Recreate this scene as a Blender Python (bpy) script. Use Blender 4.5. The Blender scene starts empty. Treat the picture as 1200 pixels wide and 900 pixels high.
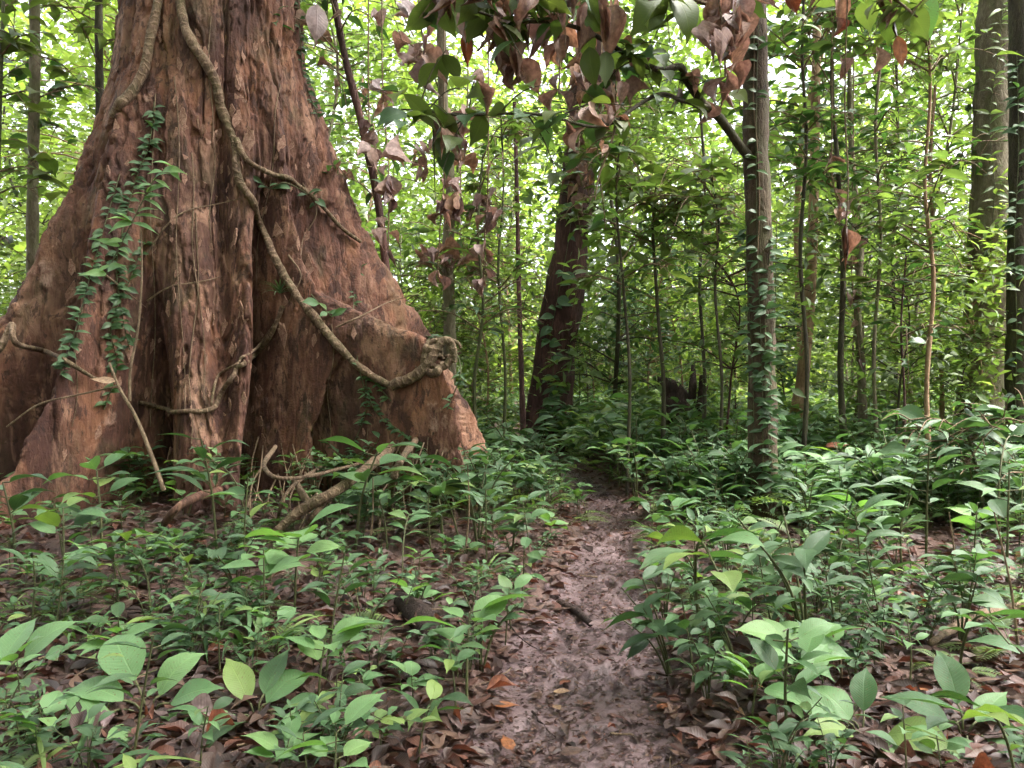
import bpy, math, random
import numpy as np
from mathutils import Vector, Matrix
from mathutils.bvhtree import BVHTree

random.seed(11)
RS = np.random.RandomState(11)
S = bpy.context.scene
COL = S.collection
R = math.radians

# ------------------------------------------------------------------ camera, sky, sun, exposure
CAM = np.array([0.0, 0.0, 1.5]); F = 901.0            # focal length in pixels of the 1200 x 900 photograph
cd = bpy.data.cameras.new('camera'); cam = bpy.data.objects.new('camera', cd); COL.objects.link(cam)
cam.location = CAM; cam.rotation_euler = (R(90), 0, 0)
cd.sensor_width = 36.0; cd.lens = 36.0 * F / 1200.0; cd.clip_start = 0.05; cd.clip_end = 800
S.camera = cam
SUN_EL, SUN_AZ = 60.0, 98.0                           # azimuth measured from +Y towards +X
w = bpy.data.worlds.new('World'); S.world = w; w.use_nodes = True
wn = w.node_tree; wn.nodes.clear()
sky = wn.nodes.new('ShaderNodeTexSky'); sky.sky_type = 'NISHITA'; sky.sun_disc = False
sky.sun_elevation = R(SUN_EL); sky.sun_rotation = R(SUN_AZ); sky.air_density = 1.0; sky.dust_density = 6.0; sky.ozone_density = 1.0
hs = wn.nodes.new('ShaderNodeHueSaturation'); hs.inputs['Saturation'].default_value = 0.28
bg = wn.nodes.new('ShaderNodeBackground'); bg.inputs['Strength'].default_value = 0.15
wo = wn.nodes.new('ShaderNodeOutputWorld')
wn.links.new(sky.outputs[0], hs.inputs['Color']); wn.links.new(hs.outputs[0], bg.inputs['Color']); wn.links.new(bg.outputs[0], wo.inputs[0])
sl = bpy.data.lights.new('sun', 'SUN'); sl.energy = 1.5; sl.angle = R(14); sl.color = (1.0, 0.96, 0.88)
so = bpy.data.objects.new('sun', sl); COL.objects.link(so)
sd = Vector((math.sin(R(SUN_AZ)) * math.cos(R(SUN_EL)), math.cos(R(SUN_AZ)) * math.cos(R(SUN_EL)), math.sin(R(SUN_EL))))
so.rotation_euler = (-sd).to_track_quat('-Z', 'Y').to_euler(); so.location = sd * 60
S.view_settings.view_transform = 'Standard'; S.view_settings.look = 'None'
S.view_settings.exposure = 3.02; S.view_settings.gamma = 1.0
S.cycles.max_bounces = 6; S.cycles.diffuse_bounces = 3; S.cycles.glossy_bounces = 2
S.cycles.transmission_bounces = 4; S.cycles.use_denoising = True
S.cycles.use_adaptive_sampling = True; S.cycles.adaptive_threshold = 0.03
S.cycles.caustics_reflective = False; S.cycles.caustics_refractive = False

# ------------------------------------------------------------------ numpy noise
def hash3(i, j, k):
    h = (i.astype(np.int64) * 374761393 + j.astype(np.int64) * 668265263 + k.astype(np.int64) * 2147483647) & 0xffffffff
    h = ((h ^ (h >> 13)) * 1274126177) & 0xffffffff
    h = ((h ^ (h >> 16)) * 2246822519) & 0xffffffff
    return ((h ^ (h >> 15)) & 0xffff) / 65535.0
def vnoise(x, y, z):
    xi, yi, zi = np.floor(x), np.floor(y), np.floor(z)
    fx, fy, fz = x - xi, y - yi, z - zi
    fx, fy, fz = [t * t * (3 - 2 * t) for t in (fx, fy, fz)]
    r = 0
    for a in (0, 1):
        for b in (0, 1):
            for c in (0, 1):
                r = r + hash3(xi + a, yi + b, zi + c) * (fx if a else 1 - fx) * (fy if b else 1 - fy) * (fz if c else 1 - fz)
    return r * 2 - 1
def fbm(x, y, z, o=4):
    r = 0; a = 1.0; t = 0
    for q in range(o):
        r = r + a * vnoise(x * 2 ** q + 17.3 * q, y * 2 ** q - 9.1 * q, z * 2 ** q + 4.7 * q); t += a; a *= 0.5
    return r / t
def A(v): return np.asarray(v, float)
def sstep(a, b, x):
    t = np.clip((x - a) / (b - a), 0, 1); return t * t * (3 - 2 * t)

# ------------------------------------------------------------------ mesh helpers
def make_mesh(name, V, Fc, mats=(), uv=None, smooth=True, mi=None):
    """V (n,3); Fc a list of face arrays (m,3) or (m,4); uv per vertex (n,2)."""
    V = np.asarray(V, np.float32); Fc = [np.asarray(f, np.int32) for f in Fc if len(f)]
    me = bpy.data.meshes.new(name)
    me.vertices.add(len(V)); me.vertices.foreach_set('co', V.ravel())
    loops = np.concatenate([f.ravel() for f in Fc]); tot = np.concatenate([np.full(len(f), f.shape[1], np.int32) for f in Fc])
    st = np.concatenate([[0], np.cumsum(tot)[:-1]]).astype(np.int32)
    me.loops.add(len(loops)); me.loops.foreach_set('vertex_index', loops)
    me.polygons.add(len(tot)); me.polygons.foreach_set('loop_start', st); me.polygons.foreach_set('loop_total', tot)
    me.polygons.foreach_set('use_smooth', np.full(len(tot), smooth, bool))
    if mi is not None: me.polygons.foreach_set('material_index', np.asarray(mi, np.int32))
    if uv is not None:
        l = me.uv_layers.new(name='UVMap'); l.data.foreach_set('uv', np.asarray(uv, np.float32)[loops].ravel())
    for m in mats: me.materials.append(m)
    me.update(); me.validate()
    return me
def obj(name, me, parent=None, M=None):
    o = bpy.data.objects.new(name, me); COL.objects.link(o)
    if parent is not None: o.parent = parent
    if M is not None: o.matrix_basis = Matrix(np.asarray(M).tolist())
    return o
def tag(o, label=None, cat=None, group=None, kind=None):
    if label: o['label'] = label
    if cat: o['category'] = cat
    if group: o['group'] = group
    if kind: o['kind'] = kind
    return o
def empty(name, loc, rz=0, sc=1.0):
    o = bpy.data.objects.new(name, None); COL.objects.link(o); o.empty_display_size = 0.1
    o.location = loc; o.rotation_euler = (0, 0, rz); o.scale = (sc, sc, sc); return o
def catmull(P, n):
    P = A(P); 
    if len(P) < 3: return np.linspace(P[0], P[-1], n)
    Q = np.vstack([2 * P[0] - P[1], P, 2 * P[-1] - P[-2]])
    t = np.linspace(0, len(P) - 1 - 1e-6, n); i = t.astype(int); f = (t - i)[:, None]
    a, b, c, d = Q[i], Q[i + 1], Q[i + 2], Q[i + 3]
    return 0.5 * (2 * b + (c - a) * f + (2 * a - 5 * b + 4 * c - d) * f ** 2 + (3 * b - a - 3 * c + d) * f ** 3)
def tube(P, rad, k=8, bump=0.0, bf=6.0, cap=True):
    """tapered tube along P with per-point radius; returns verts, quads, uv"""
    P = A(P); n = len(P); rad = np.broadcast_to(A(rad), (n,)).astype(float)
    T = np.gradient(P, axis=0); T /= np.linalg.norm(T, axis=1)[:, None] + 1e-12
    up = A([1, 0, 0]) if abs(T[0][2]) > 0.8 else A([0, 0, 1])
    N = np.zeros_like(P); u = up - T[0] * up.dot(T[0]); u /= np.linalg.norm(u)
    for i in range(n):
        u = u - T[i] * u.dot(T[i]); u /= np.linalg.norm(u) + 1e-12; N[i] = u
    B = np.cross(T, N)
    a = np.arange(k) * 2 * math.pi / k
    D = N[:, None, :] * np.cos(a)[None, :, None] + B[:, None, :] * np.sin(a)[None, :, None]
    rr = np.repeat(rad[:, None], k, 1)
    if bump:
        Q = P[:, None, :] + D * rr[..., None]
        rr = rr * (1 + bump * fbm(Q[..., 0] * bf, Q[..., 1] * bf, Q[..., 2] * bf, 3))
    V = (P[:, None, :] + D * rr[..., None]).reshape(-1, 3)
    i = np.arange(n - 1)[:, None] * k; j = np.arange(k)[None, :]; j2 = (j + 1) % k
    q = np.stack([i + j, i + j2, i + k + j2, i + k + j], -1).reshape(-1, 4)
    Ls = np.concatenate([[0], np.cumsum(np.linalg.norm(np.diff(P, axis=0), axis=1))])
    uv = np.stack([np.tile(np.arange(k) / k, n), np.repeat(Ls, k)], 1)
    return V, q, uv
def join(parts):
    V = []; Q = []; U = []; o = 0
    for v, q, u in parts:
        V.append(v); Q.append(np.asarray(q) + o); U.append(u); o += len(v)
    return np.concatenate(V), np.concatenate(Q), np.concatenate(U)
def tube_mesh(name, parts, mat):
    V, Q, U = join(parts); return make_mesh(name, V, [Q], [mat], U)

# ------------------------------------------------------------------ pixels -> places
def ray(px, py): return A([(px - 600) / F, 1.0, -(py - 450) / F])
def at(px, py, d): return CAM + ray(px, py) * d

PATHC = A([[2.0, .16], [3.0, .24], [4.0, .38], [5.4, .66], [7, .92], [8, 1.0], [9.2, .98], [10.5, .80], [12.3, .50], [15, .1], [20, 1.2], [40, 3]])
PATHW = A([[2.0, .46], [3.0, .42], [4.0, .38], [5.4, .27], [6.5, .20], [8, .17], [12, .15], [40, .15]])
def path_x(y): return np.interp(y, PATHC[:, 0], PATHC[:, 1])
def path_w(y): return np.interp(y, PATHW[:, 0], PATHW[:, 1])
TC = A([-3.3, 8.6, 0.0])                                # foot of the buttressed tree
def ground_h(x, y):
    x = A(x); y = A(y)
    d = x - path_x(y); hw = path_w(y)
    wob = 0.10 * vnoise(x * 0 + 3.1, y * 1.7, y * 0 + .5) + .05 * vnoise(x * 0 + 8.1, y * 5., y * 0 + .5)
    e = np.abs(d) - hw + wob
    bank = sstep(-0.10, 0.28, e)
    left = sstep(0.0, 1.2, -d - hw)
    h = 0.020 * np.clip(y - 3, 0, 40) + bank * (0.09 + 0.05 * left)
    rt = np.hypot(x - TC[0], y - TC[1])
    h = h + 0.16 * sstep(4.2, 1.6, rt)
    h = h + bank * (0.05 * fbm(x * 1.3, y * 1.3, x * 0 + 2.2, 3)) + 0.012 * fbm(x * 6, y * 6, x * 0 + 5.5, 3)
    far = sstep(8, 16, y)
    return h + far * 0.12 * fbm(x * .35, y * .35, x * 0 + 1.7, 2) + 0.4 * sstep(20, 45, y) * 2
def gz(x, y): return float(ground_h(A([x]), A([y]))[0])
def ground_at(px, py):
    r = ray(px, py); t = np.linspace(1.5, 60, 6000); P = CAM + t[:, None] * r
    under = np.nonzero(P[:, 2] < ground_h(P[:, 0], P[:, 1]))[0]
    p = P[under[0]] if len(under) else P[-1]
    return A([p[0], p[1], gz(p[0], p[1])])

# ------------------------------------------------------------------ materials
class NT:
    def __init__(s, name):
        s.m = bpy.data.materials.new(name); s.m.use_nodes = True; s.t = s.m.node_tree; s.t.nodes.clear()
    def n(s, typ, **kw):
        nd = s.t.nodes.new(typ)
        for k, v in kw.items():
            if k in nd.inputs: s.set(nd.inputs[k], v)
            else: setattr(nd, k, v)
        return nd
    def set(s, i, v):
        if hasattr(v, 'is_output') or isinstance(v, bpy.types.NodeSocket): s.t.links.new(v, i)
        else: i.default_value = v
    def math(s, op, a, b=0.0, c=None):
        nd = s.t.nodes.new('ShaderNodeMath'); nd.operation = op; s.set(nd.inputs[0], a); s.set(nd.inputs[1], b)
        if c is not None: s.set(nd.inputs[2], c)
        return nd.outputs[0]
    def mix(s, f, a, b, mode='MIX'):
        nd = s.t.nodes.new('ShaderNodeMix'); nd.data_type = 'RGBA'; nd.blend_type = mode
        s.set(nd.inputs[0], f); s.set(nd.inputs[6], a); s.set(nd.inputs[7], b); return nd.outputs[2]
    def ramp(s, f, stops, interp='LINEAR'):
        nd = s.t.nodes.new('ShaderNodeValToRGB'); s.set(nd.inputs[0], f); e = nd.color_ramp.elements; nd.color_ramp.interpolation = interp
        while len(e) < len(stops): e.new(0.5)
        for q, (p, c) in zip(e, stops): q.position = p; q.color = (*c, 1)
        return nd.outputs[0]
    def noise(s, vec, scale, detail=3, rough=.55, dist=0.0):
        nd = s.n('ShaderNodeTexNoise', Scale=scale, Detail=detail, Roughness=rough, Distortion=dist); s.set(nd.inputs['Vector'], vec); return nd.outputs[0]
    def mapv(s, vec, scale=(1, 1, 1), loc=(0, 0, 0)):
        nd = s.n('ShaderNodeMapping'); s.set(nd.inputs['Vector'], vec); nd.inputs['Scale'].default_value = scale; nd.inputs['Location'].default_value = loc; return nd.outputs[0]
    def bump(s, h, st, dist=0.02, nrm=None):
        nd = s.n('ShaderNodeBump', Strength=st, Distance=dist); s.set(nd.inputs['Height'], h)
        if nrm is not None: s.set(nd.inputs['Normal'], nrm)
        return nd.outputs[0]
    def out(s, sh): o = s.t.nodes.new('ShaderNodeOutputMaterial'); s.t.links.new(sh, o.inputs[0]); return s.m
def C4(c): return (*c, 1.0)

def leaf_mat(name, cols, trans=0.35, rough=0.42, tcol=None, vein=0.25, spots=0.3, spec=0.5):
    t = NT(name)
    oi = t.n('ShaderNodeObjectInfo'); ge = t.n('ShaderNodeNewGeometry'); uv = t.n('ShaderNodeUVMap', uv_map='UVMap')
    rnd = t.math('FRACT', t.math('ADD', oi.outputs['Random'], ge.outputs['Random Per Island']))
    n = len(cols); base = t.ramp(rnd, [(i / (n - 1), c) for i, c in enumerate(cols)])
    tc = t.n('ShaderNodeTexCoord')
    big = t.noise(tc.outputs['Object'], 9.0, 2)
    base = t.mix(t.math('MULTIPLY', big, .35), base, t.mix(1.0, base, (.55, .62, .5, 1), 'MULTIPLY'))
    sep = t.n('ShaderNodeSeparateXYZ'); t.set(sep.inputs[0], uv.outputs[0])
    au = t.math('ABSOLUTE', sep.outputs[0]); v = sep.outputs[1]
    mid = t.math('SUBTRACT', 1.0, t.math('SMOOTHSTEP' if False else 'MULTIPLY', au, 14.0)); mid = t.math('MAXIMUM', mid, 0.0)
    ph = t.math('MULTIPLY', t.math('SUBTRACT', v, t.math('MULTIPLY', au, 0.16)), 62.0)
    sv = t.math('POWER', t.math('ABSOLUTE', t.math('SINE', ph)), 9.0); side = t.math('MULTIPLY', t.math('SUBTRACT', 1.0, t.math('ABSOLUTE', t.math('SINE', ph))), 1.0)
    side = t.math('POWER', side, 3.0)
    veins = t.math('MAXIMUM', mid, t.math('MULTIPLY', side, .55))
    light = t.mix(1.0, base, (1.7, 1.6, 1.5, 1), 'MULTIPLY')
    base = t.mix(t.math('MULTIPLY', veins, vein * 1.6), base, light)
    if spots:
        ov = t.n('ShaderNodeVectorMath', operation='ADD'); t.set(ov.inputs[0], tc.outputs['Object']); t.set(ov.inputs[1], ge.outputs['Random Per Island'])
        sp = t.noise(ov.outputs[0], 38.0, 2); sp = t.math('MULTIPLY', t.math('GREATER_THAN', sp, .655), spots)
        base = t.mix(sp, base, (.10, .055, .025, 1))
    nrm = t.bump(t.math('ADD', t.math('MULTIPLY', veins, -1.0), t.math('MULTIPLY', big, .6)), 0.35, 0.004)
    p = t.n('ShaderNodeBsdfPrincipled', Roughness=rough); t.set(p.inputs['Base Color'], base); t.set(p.inputs['Normal'], nrm)
    p.inputs['Specular IOR Level'].default_value = spec
    rr = t.math('ADD', rough - .08, t.math('MULTIPLY', big, .22)); t.set(p.inputs['Roughness'], rr)
    tr = t.n('ShaderNodeBsdfTranslucent'); t.set(tr.inputs['Color'], t.mix(1.0, base, C4(tcol or (1.7, 1.9, .9)), 'MULTIPLY'))
    mx = t.n('ShaderNodeMixShader'); mx.inputs[0].default_value = trans
    t.t.links.new(p.outputs[0], mx.inputs[1]); t.t.links.new(tr.outputs[0], mx.inputs[2])
    return t.out(mx.outputs[0])

def dead_mat(name, cols, rough=.55):
    t = NT(name)
    oi = t.n('ShaderNodeObjectInfo'); ge = t.n('ShaderNodeNewGeometry'); uv = t.n('ShaderNodeUVMap', uv_map='UVMap'); tc = t.n('ShaderNodeTexCoord')
    rnd = t.math('FRACT', t.math('ADD', oi.outputs['Random'], ge.outputs['Random Per Island']))
    base = t.ramp(rnd, [(i / (len(cols) - 1), c) for i, c in enumerate(cols)])
    ov = t.n('ShaderNodeVectorMath', operation='ADD'); t.set(ov.inputs[0], tc.outputs['Object']); t.set(ov.inputs[1], rnd)
    nz = t.noise(ov.outputs[0], 7.0, 5)
    base = t.mix(t.ramp(nz, [(.38, (0, 0, 0)), (.66, (1, 1, 1))]), t.mix(1.0, base, (.5, .45, .45, 1), 'MULTIPLY'), base)
    sep = t.n('ShaderNodeSeparateXYZ'); t.set(sep.inputs[0], uv.outputs[0]); au = t.math('ABSOLUTE', sep.outputs[0])
    mid = t.math('MAXIMUM', t.math('SUBTRACT', 1.0, t.math('MULTIPLY', au, 12.0)), 0.0)
    ph = t.math('MULTIPLY', t.math('SUBTRACT', sep.outputs[1], t.math('MULTIPLY', au, .16)), 40.0)
    side = t.math('POWER', t.math('SUBTRACT', 1.0, t.math('ABSOLUTE', t.math('SINE', ph))), 3.0)
    vv = t.math('MAXIMUM', mid, t.math('MULTIPLY', side, .5))
    base = t.mix(t.math('MULTIPLY', vv, .3), base, t.mix(1.0, base, (1.6, 1.5, 1.4, 1), 'MULTIPLY'))
    nrm = t.bump(t.math('ADD', vv, nz), .5, .006)
    p = t.n('ShaderNodeBsdfPrincipled', Roughness=rough); t.set(p.inputs['Base Color'], base); t.set(p.inputs['Normal'], nrm)
    tr = t.n('ShaderNodeBsdfTranslucent'); t.set(tr.inputs['Color'], t.mix(1.0, base, (1.3, 1.0, .8, 1), 'MULTIPLY'))
    mx = t.n('ShaderNodeMixShader'); mx.inputs[0].default_value = .28
    t.t.links.new(p.outputs[0], mx.inputs[1]); t.t.links.new(tr.outputs[0], mx.inputs[2])
    return t.out(mx.outputs[0])

def bark_mat(name, cols, scale=1.0, stretch=.25, moss=None, moss_amt=.0, lichen=None, bump=.6, rough=.85, rings=False, patches=()):
    """cols: three colours low..high; moss / lichen are patch colours"""
    t = NT(name); tc = t.n('ShaderNodeTexCoord'); P = tc.outputs['Object']
    st = t.mapv(P, (scale, scale, scale * stretch))
    a = t.noise(st, 3.0, 5, .6, .4); b = t.noise(st, 14.0, 4, .65, .8); c = t.noise(P, 55.0 * scale, 3)
    f = t.math('ADD', t.math('MULTIPLY', a, .55), t.math('MULTIPLY', b, .45))
    base = t.ramp(f, [(.36, cols[0]), (.50, cols[1]), (.66, cols[2])])
    base = t.mix(t.math('MULTIPLY', c, .35), base, t.mix(1.0, base, (.45, .42, .42, 1), 'MULTIPLY'))
    if lichen:
        l = t.noise(t.mapv(P, (1, 1, .8), (3, 7, 1)), 5.0 * scale, 5, .7); base = t.mix(t.ramp(l, [(.60, (0, 0, 0)), (.70, (.6, .6, .6))]), base, C4(lichen))
    if moss:
        g = t.noise(t.mapv(P, (1, 1, .5), (11, 2, 5)), 2.2 * scale, 5, .7); base = t.mix(t.math('MULTIPLY', t.ramp(g, [(.46, (0, 0, 0)), (.62, (1, 1, 1))]), moss_amt), base, C4(moss))
    for q, (pc, ps, lo, hi, am) in enumerate(patches):
        g = t.noise(t.mapv(P, (1, 1, .45), (5 + 7 * q, 3 * q, 9 - q)), ps, 5, .68, .6); base = t.mix(t.math('MULTIPLY', t.ramp(g, [(lo, (0, 0, 0)), (hi, (1, 1, 1))]), am), base, C4(pc))
    vo = t.n('ShaderNodeTexVoronoi', feature='DISTANCE_TO_EDGE', Scale=9.0); t.set(vo.inputs['Vector'], st)
    crack = t.ramp(vo.outputs['Distance'], [(0.0, (0, 0, 0)), (.10, (1, 1, 1))])
    h = t.math('ADD', t.math('ADD', t.math('MULTIPLY', b, 1.2), t.math('MULTIPLY', c, .5)), t.math('MULTIPLY', crack, .25))
    if rings:
        sp = t.n('ShaderNodeUVMap', uv_map='UVMap'); sx = t.n('ShaderNodeSeparateXYZ'); t.set(sx.inputs[0], sp.outputs[0])
        rg = t.math('POWER', t.math('ABSOLUTE', t.math('SINE', t.math('ADD', t.math('MULTIPLY', sx.outputs[1], 42.0), t.math('MULTIPLY', a, 9.0)))), 8.0)
        h = t.math('ADD', h, t.math('MULTIPLY', rg, 1.0)); base = t.mix(t.math('MULTIPLY', rg, .45), base, C4(cols[2]))
    p = t.n('ShaderNodeBsdfPrincipled', Roughness=rough); t.set(p.inputs['Base Color'], base)
    t.set(p.inputs['Normal'], t.bump(h, bump, .03)); p.inputs['Specular IOR Level'].default_value = .25
    return t.out(p.outputs[0])

def soil_mat(name, cols, gloss=.55, sc=1.0, bs=.8):
    t = NT(name); tc = t.n('ShaderNodeTexCoord'); P = tc.outputs['Object']
    a = t.noise(P, 1.8 * sc, 4, .6); b = t.noise(P, 11.0 * sc, 5, .65, .5); c = t.noise(P, 70.0 * sc, 4, .7)
    f = t.math('ADD', t.math('MULTIPLY', a, .4), t.math('ADD', t.math('MULTIPLY', b, .35), t.math('MULTIPLY', c, .25)))
    base = t.ramp(f, [(.38, cols[0]), (.50, cols[1]), (.62, cols[2])])
    p = t.n('ShaderNodeBsdfPrincipled'); t.set(p.inputs['Base Color'], base)
    t.set(p.inputs['Roughness'], t.ramp(b, [(.35, (gloss - .12,) * 3), (.6, (gloss + .28,) * 3)]))
    t.set(p.inputs['Normal'], t.bump(t.math('ADD', b, t.math('MULTIPLY', c, .6)), bs, .02)); p.inputs['Specular IOR Level'].default_value = .4
    return t.out(p.outputs[0])

M = {}
M['mud'] = soil_mat('path_mud', [(.034, .019, .020), (.085, .053, .055), (.15, .104, .108)], .38, 1.6, .5)
M['soil'] = soil_mat('forest_soil', [(.030, .016, .012), (.065, .036, .028), (.12, .07, .055)], .7)
M['bark_giant'] = bark_mat('giant_bark', [(.030, .012, .009), (.102, .044, .029), (.25, .138, .097)], .8, .30, (.050, .034, .022), .4, (.36, .24, .19), .6, patches=[((.22, .092, .046), 1.5, .50, .64, .45), ((.038, .015, .012), 1.6, .48, .60, .85), ((.31, .175, .118), 2.6, .55, .63, .5), ((.028, .012, .010), 6.0, .55, .60, .75), ((.060, .052, .026), 2.1, .55, .64, .35), ((.020, .010, .008), 14.0, .58, .62, .7)])
M['bark_flake'] = bark_mat('flake_bark', [(.10, .05, .035), (.22, .12, .085), (.38, .25, .19)], 2.0, .5, bump=.4)
M['bark_slender'] = bark_mat('slender_bark', [(.022, .013, .009), (.058, .037, .024), (.115, .08, .052)], 2.0, .35, (.05, .052, .02), .55, (.17, .14, .10), .6)
M['bark_red'] = bark_mat('dark_red_bark', [(.020, .010, .009), (.055, .025, .022), (.13, .062, .050)], 1.2, .25, bump=.7)
M['bark_grey'] = bark_mat('grey_green_bark', [(.06, .045, .03), (.13, .105, .072), (.22, .19, .13)], 1.4, .4, (.085, .10, .035), .6, (.28, .25, .18), .5)
M['bark_tan'] = bark_mat('tan_bark', [(.11, .065, .04), (.24, .15, .09), (.36, .25, .16)], 2.5, .3, bump=.4)
M['bark_dark'] = bark_mat('dark_bark', [(.018, .015, .011), (.045, .036, .025), (.09, .072, .048)], 2.5, .3, (.05, .06, .02), .4, bump=.5)
M['liana'] = bark_mat('liana_bark', [(.045, .026, .017), (.12, .075, .048), (.24, .165, .11)], 3.0, .6, (.075, .075, .032), .45, bump=.6, rings=True)
M['twig'] = bark_mat('twig_bark', [(.055, .035, .022), (.14, .095, .06), (.26, .19, .125)], 6, .4, bump=.4)
M['stem'] = bark_mat('green_stem', [(.03, .035, .014), (.06, .065, .025), (.11, .10, .045)], 8, .4, bump=.2, rough=.6)
M['deadwood'] = bark_mat('dead_wood', [(.012, .007, .006), (.032, .018, .015), (.08, .05, .04)], 3, .3, bump=.9)

M['leaf_seed'] = leaf_mat('seedling_leaf', [(.036, .078, .031), (.076, .148, .062), (.052, .108, .044), (.112, .20, .084), (.024, .052, .022), (.064, .118, .046), (.15, .21, .058), (.038, .082, .032)], .26, .52, (1.7, 2.0, .8), spec=.30, spots=.7)
M['leaf_blue'] = leaf_mat('bluish_leaf', [(.030, .062, .029), (.056, .104, .048), (.042, .082, .038), (.080, .138, .066)], .22, .50, (1.7, 2.0, .8), spec=.32, spots=.6)
M['leaf_pale'] = leaf_mat('pale_leaf', [(.085, .165, .066), (.13, .225, .09), (.10, .185, .082), (.15, .245, .09)], .30, .50, (1.7, 2.0, .7), spec=.32, spots=.7)
M['leaf_dark'] = leaf_mat('dark_leaf', [(.022, .052, .017), (.042, .090, .028), (.030, .066, .020), (.055, .10, .03)], .32, .36)
M['leaf_olive'] = leaf_mat('olive_leaf', [(.045, .062, .020), (.075, .10, .030), (.055, .085, .022), (.10, .12, .035)], .38, .42)
M['leaf_mid'] = leaf_mat('sapling_leaf', [(.052, .084, .028), (.095, .142, .045), (.070, .108, .034), (.135, .18, .058), (.042, .066, .022)], .42, .42, vein=.15, spots=0)
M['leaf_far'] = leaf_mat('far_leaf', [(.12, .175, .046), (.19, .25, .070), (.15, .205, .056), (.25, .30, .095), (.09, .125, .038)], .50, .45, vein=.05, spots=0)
DEADC = {'russet': [(.20, .065, .035), (.26, .095, .05), (.16, .055, .032)], 'dark brown': [(.06, .034, .026), (.10, .055, .04), (.045, .026, .022)],
         'tan': [(.30, .19, .11), (.38, .26, .16), (.24, .14, .085)], 'purplish grey': [(.17, .115, .115), (.23, .16, .155), (.13, .085, .085)], 'orange': [(.27, .095, .035), (.32, .13, .05), (.22, .075, .03)]}
for k, c in DEADC.items(): M['dead_' + k] = dead_mat(k.replace(' ', '_') + '_dead_leaf', c, .42 if k != 'tan' else .5)
M['litter'] = dead_mat('leaf_litter', [(.046, .022, .018), (.082, .040, .031), (.030, .016, .014), (.14, .056, .037), (.10, .062, .056), (.056, .027, .021), (.17, .10, .070), (.036, .020, .017)], .48)
M['hang'] = dead_mat('hanging_dead_leaf', [(.26, .165, .145), (.34, .23, .20), (.20, .125, .11), (.30, .20, .18), (.36, .22, .15), (.24, .16, .14)], .6)

# ------------------------------------------------------------------ leaves
def leaf_geo(L=1.0, W=.4, n=6, cols=2, fold=.25, droop=.35, peak=.42, tip=.10, twist=0., curl=0., ripple=0., seed=0):
    """leaf with base at the origin, along +Y, upper face +Z; returns V,Q,UV"""
    rs = np.random.RandomState(seed)
    t = np.linspace(0, 1, n + 1); body = 1 - tip
    s = np.clip(t / body, 0, 1)
    ex = math.log(.5) / math.log(peak)
    wv = np.sin(math.pi * np.clip(s, 0, 1) ** ex) ** .85 * (W / 2)
    wv = np.where(t < 1, np.maximum(wv, .012 * W + .05 * W * (t > .5)), 0.004); wv[0] = .02 * W
    ang = -droop * t ** 1.3 + droop * .35
    dy = np.cos(ang) / n; dz = np.sin(ang) / n
    y = np.concatenate([[0], np.cumsum(dy[:-1])]) * L; z = np.concatenate([[0], np.cumsum(dz[:-1])]) * L
    u = np.linspace(-1, 1, cols + 1)
    V = []; U = []
    for i in range(n + 1):
        tw = twist * t[i]
        for q in u:
            x = q * wv[i] * math.cos(fold * abs(q)); zz = abs(q) * wv[i] * math.sin(fold) + curl * (q * wv[i]) ** 2 / (W + 1e-6) * 4
            zz += ripple * L * rs.uniform(-1, 1) * (abs(q) > .1)
            V.append((x * math.cos(tw) - zz * math.sin(tw), y[i], z[i] + x * math.sin(tw) + zz * math.cos(tw))); U.append((q, t[i]))
    c = cols + 1
    Q = [(i * c + j, i * c + j + 1, (i + 1) * c + j + 1, (i + 1) * c + j) for i in range(n) for j in range(cols)]
    return A(V), np.array(Q), A(U)

LEAFG = {}          # kind -> list of geometry (fine); LEAFLO the coarse ones for the stuff meshes
LEAFLO = {}
def reg(kind, W, nv=4, **kw):
    LEAFG[kind] = []; LEAFLO[kind] = []
    for q in range(nv):
        d = kw.get('droop', .5) * (.6 + .35 * q); f = kw.get('fold', .3) * (1.3 - .25 * q); ww = W * (.9 + .08 * q); tw = (.25, -.2, .1, -.35)[q % 4]
        a = dict(droop=d, fold=f, peak=kw.get('peak', .42), tip=kw.get('tip', .1), twist=tw, curl=kw.get('curl', 0), ripple=kw.get('ripple', .006), seed=q)
        LEAFG[kind].append(leaf_geo(1, ww, n=kw.get('n', 8), cols=4, **a)); a['ripple'] = 0
        LEAFLO[kind].append(leaf_geo(1, ww, n=4, cols=2, **a))
reg('ellip', .40, droop=.7, fold=.3); reg('narrow', .27, droop=.8, fold=.35, tip=.14); reg('broad', .58, droop=.6, fold=.22, peak=.40)
reg('obov', .42, droop=.7, peak=.60, tip=.06); reg('heart', .75, droop=.5, peak=.27, tip=.08); reg('big', .50, droop=.9, fold=.18, peak=.45, n=12, ripple=.010)
reg('dead', .46, droop=.8, fold=.35, curl=.5, ripple=.03); reg('crisp', .38, droop=1.7, fold=1.0, curl=.9, ripple=.07, n=10); reg('flat', .48, droop=.18, fold=.05, ripple=.016)
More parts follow.
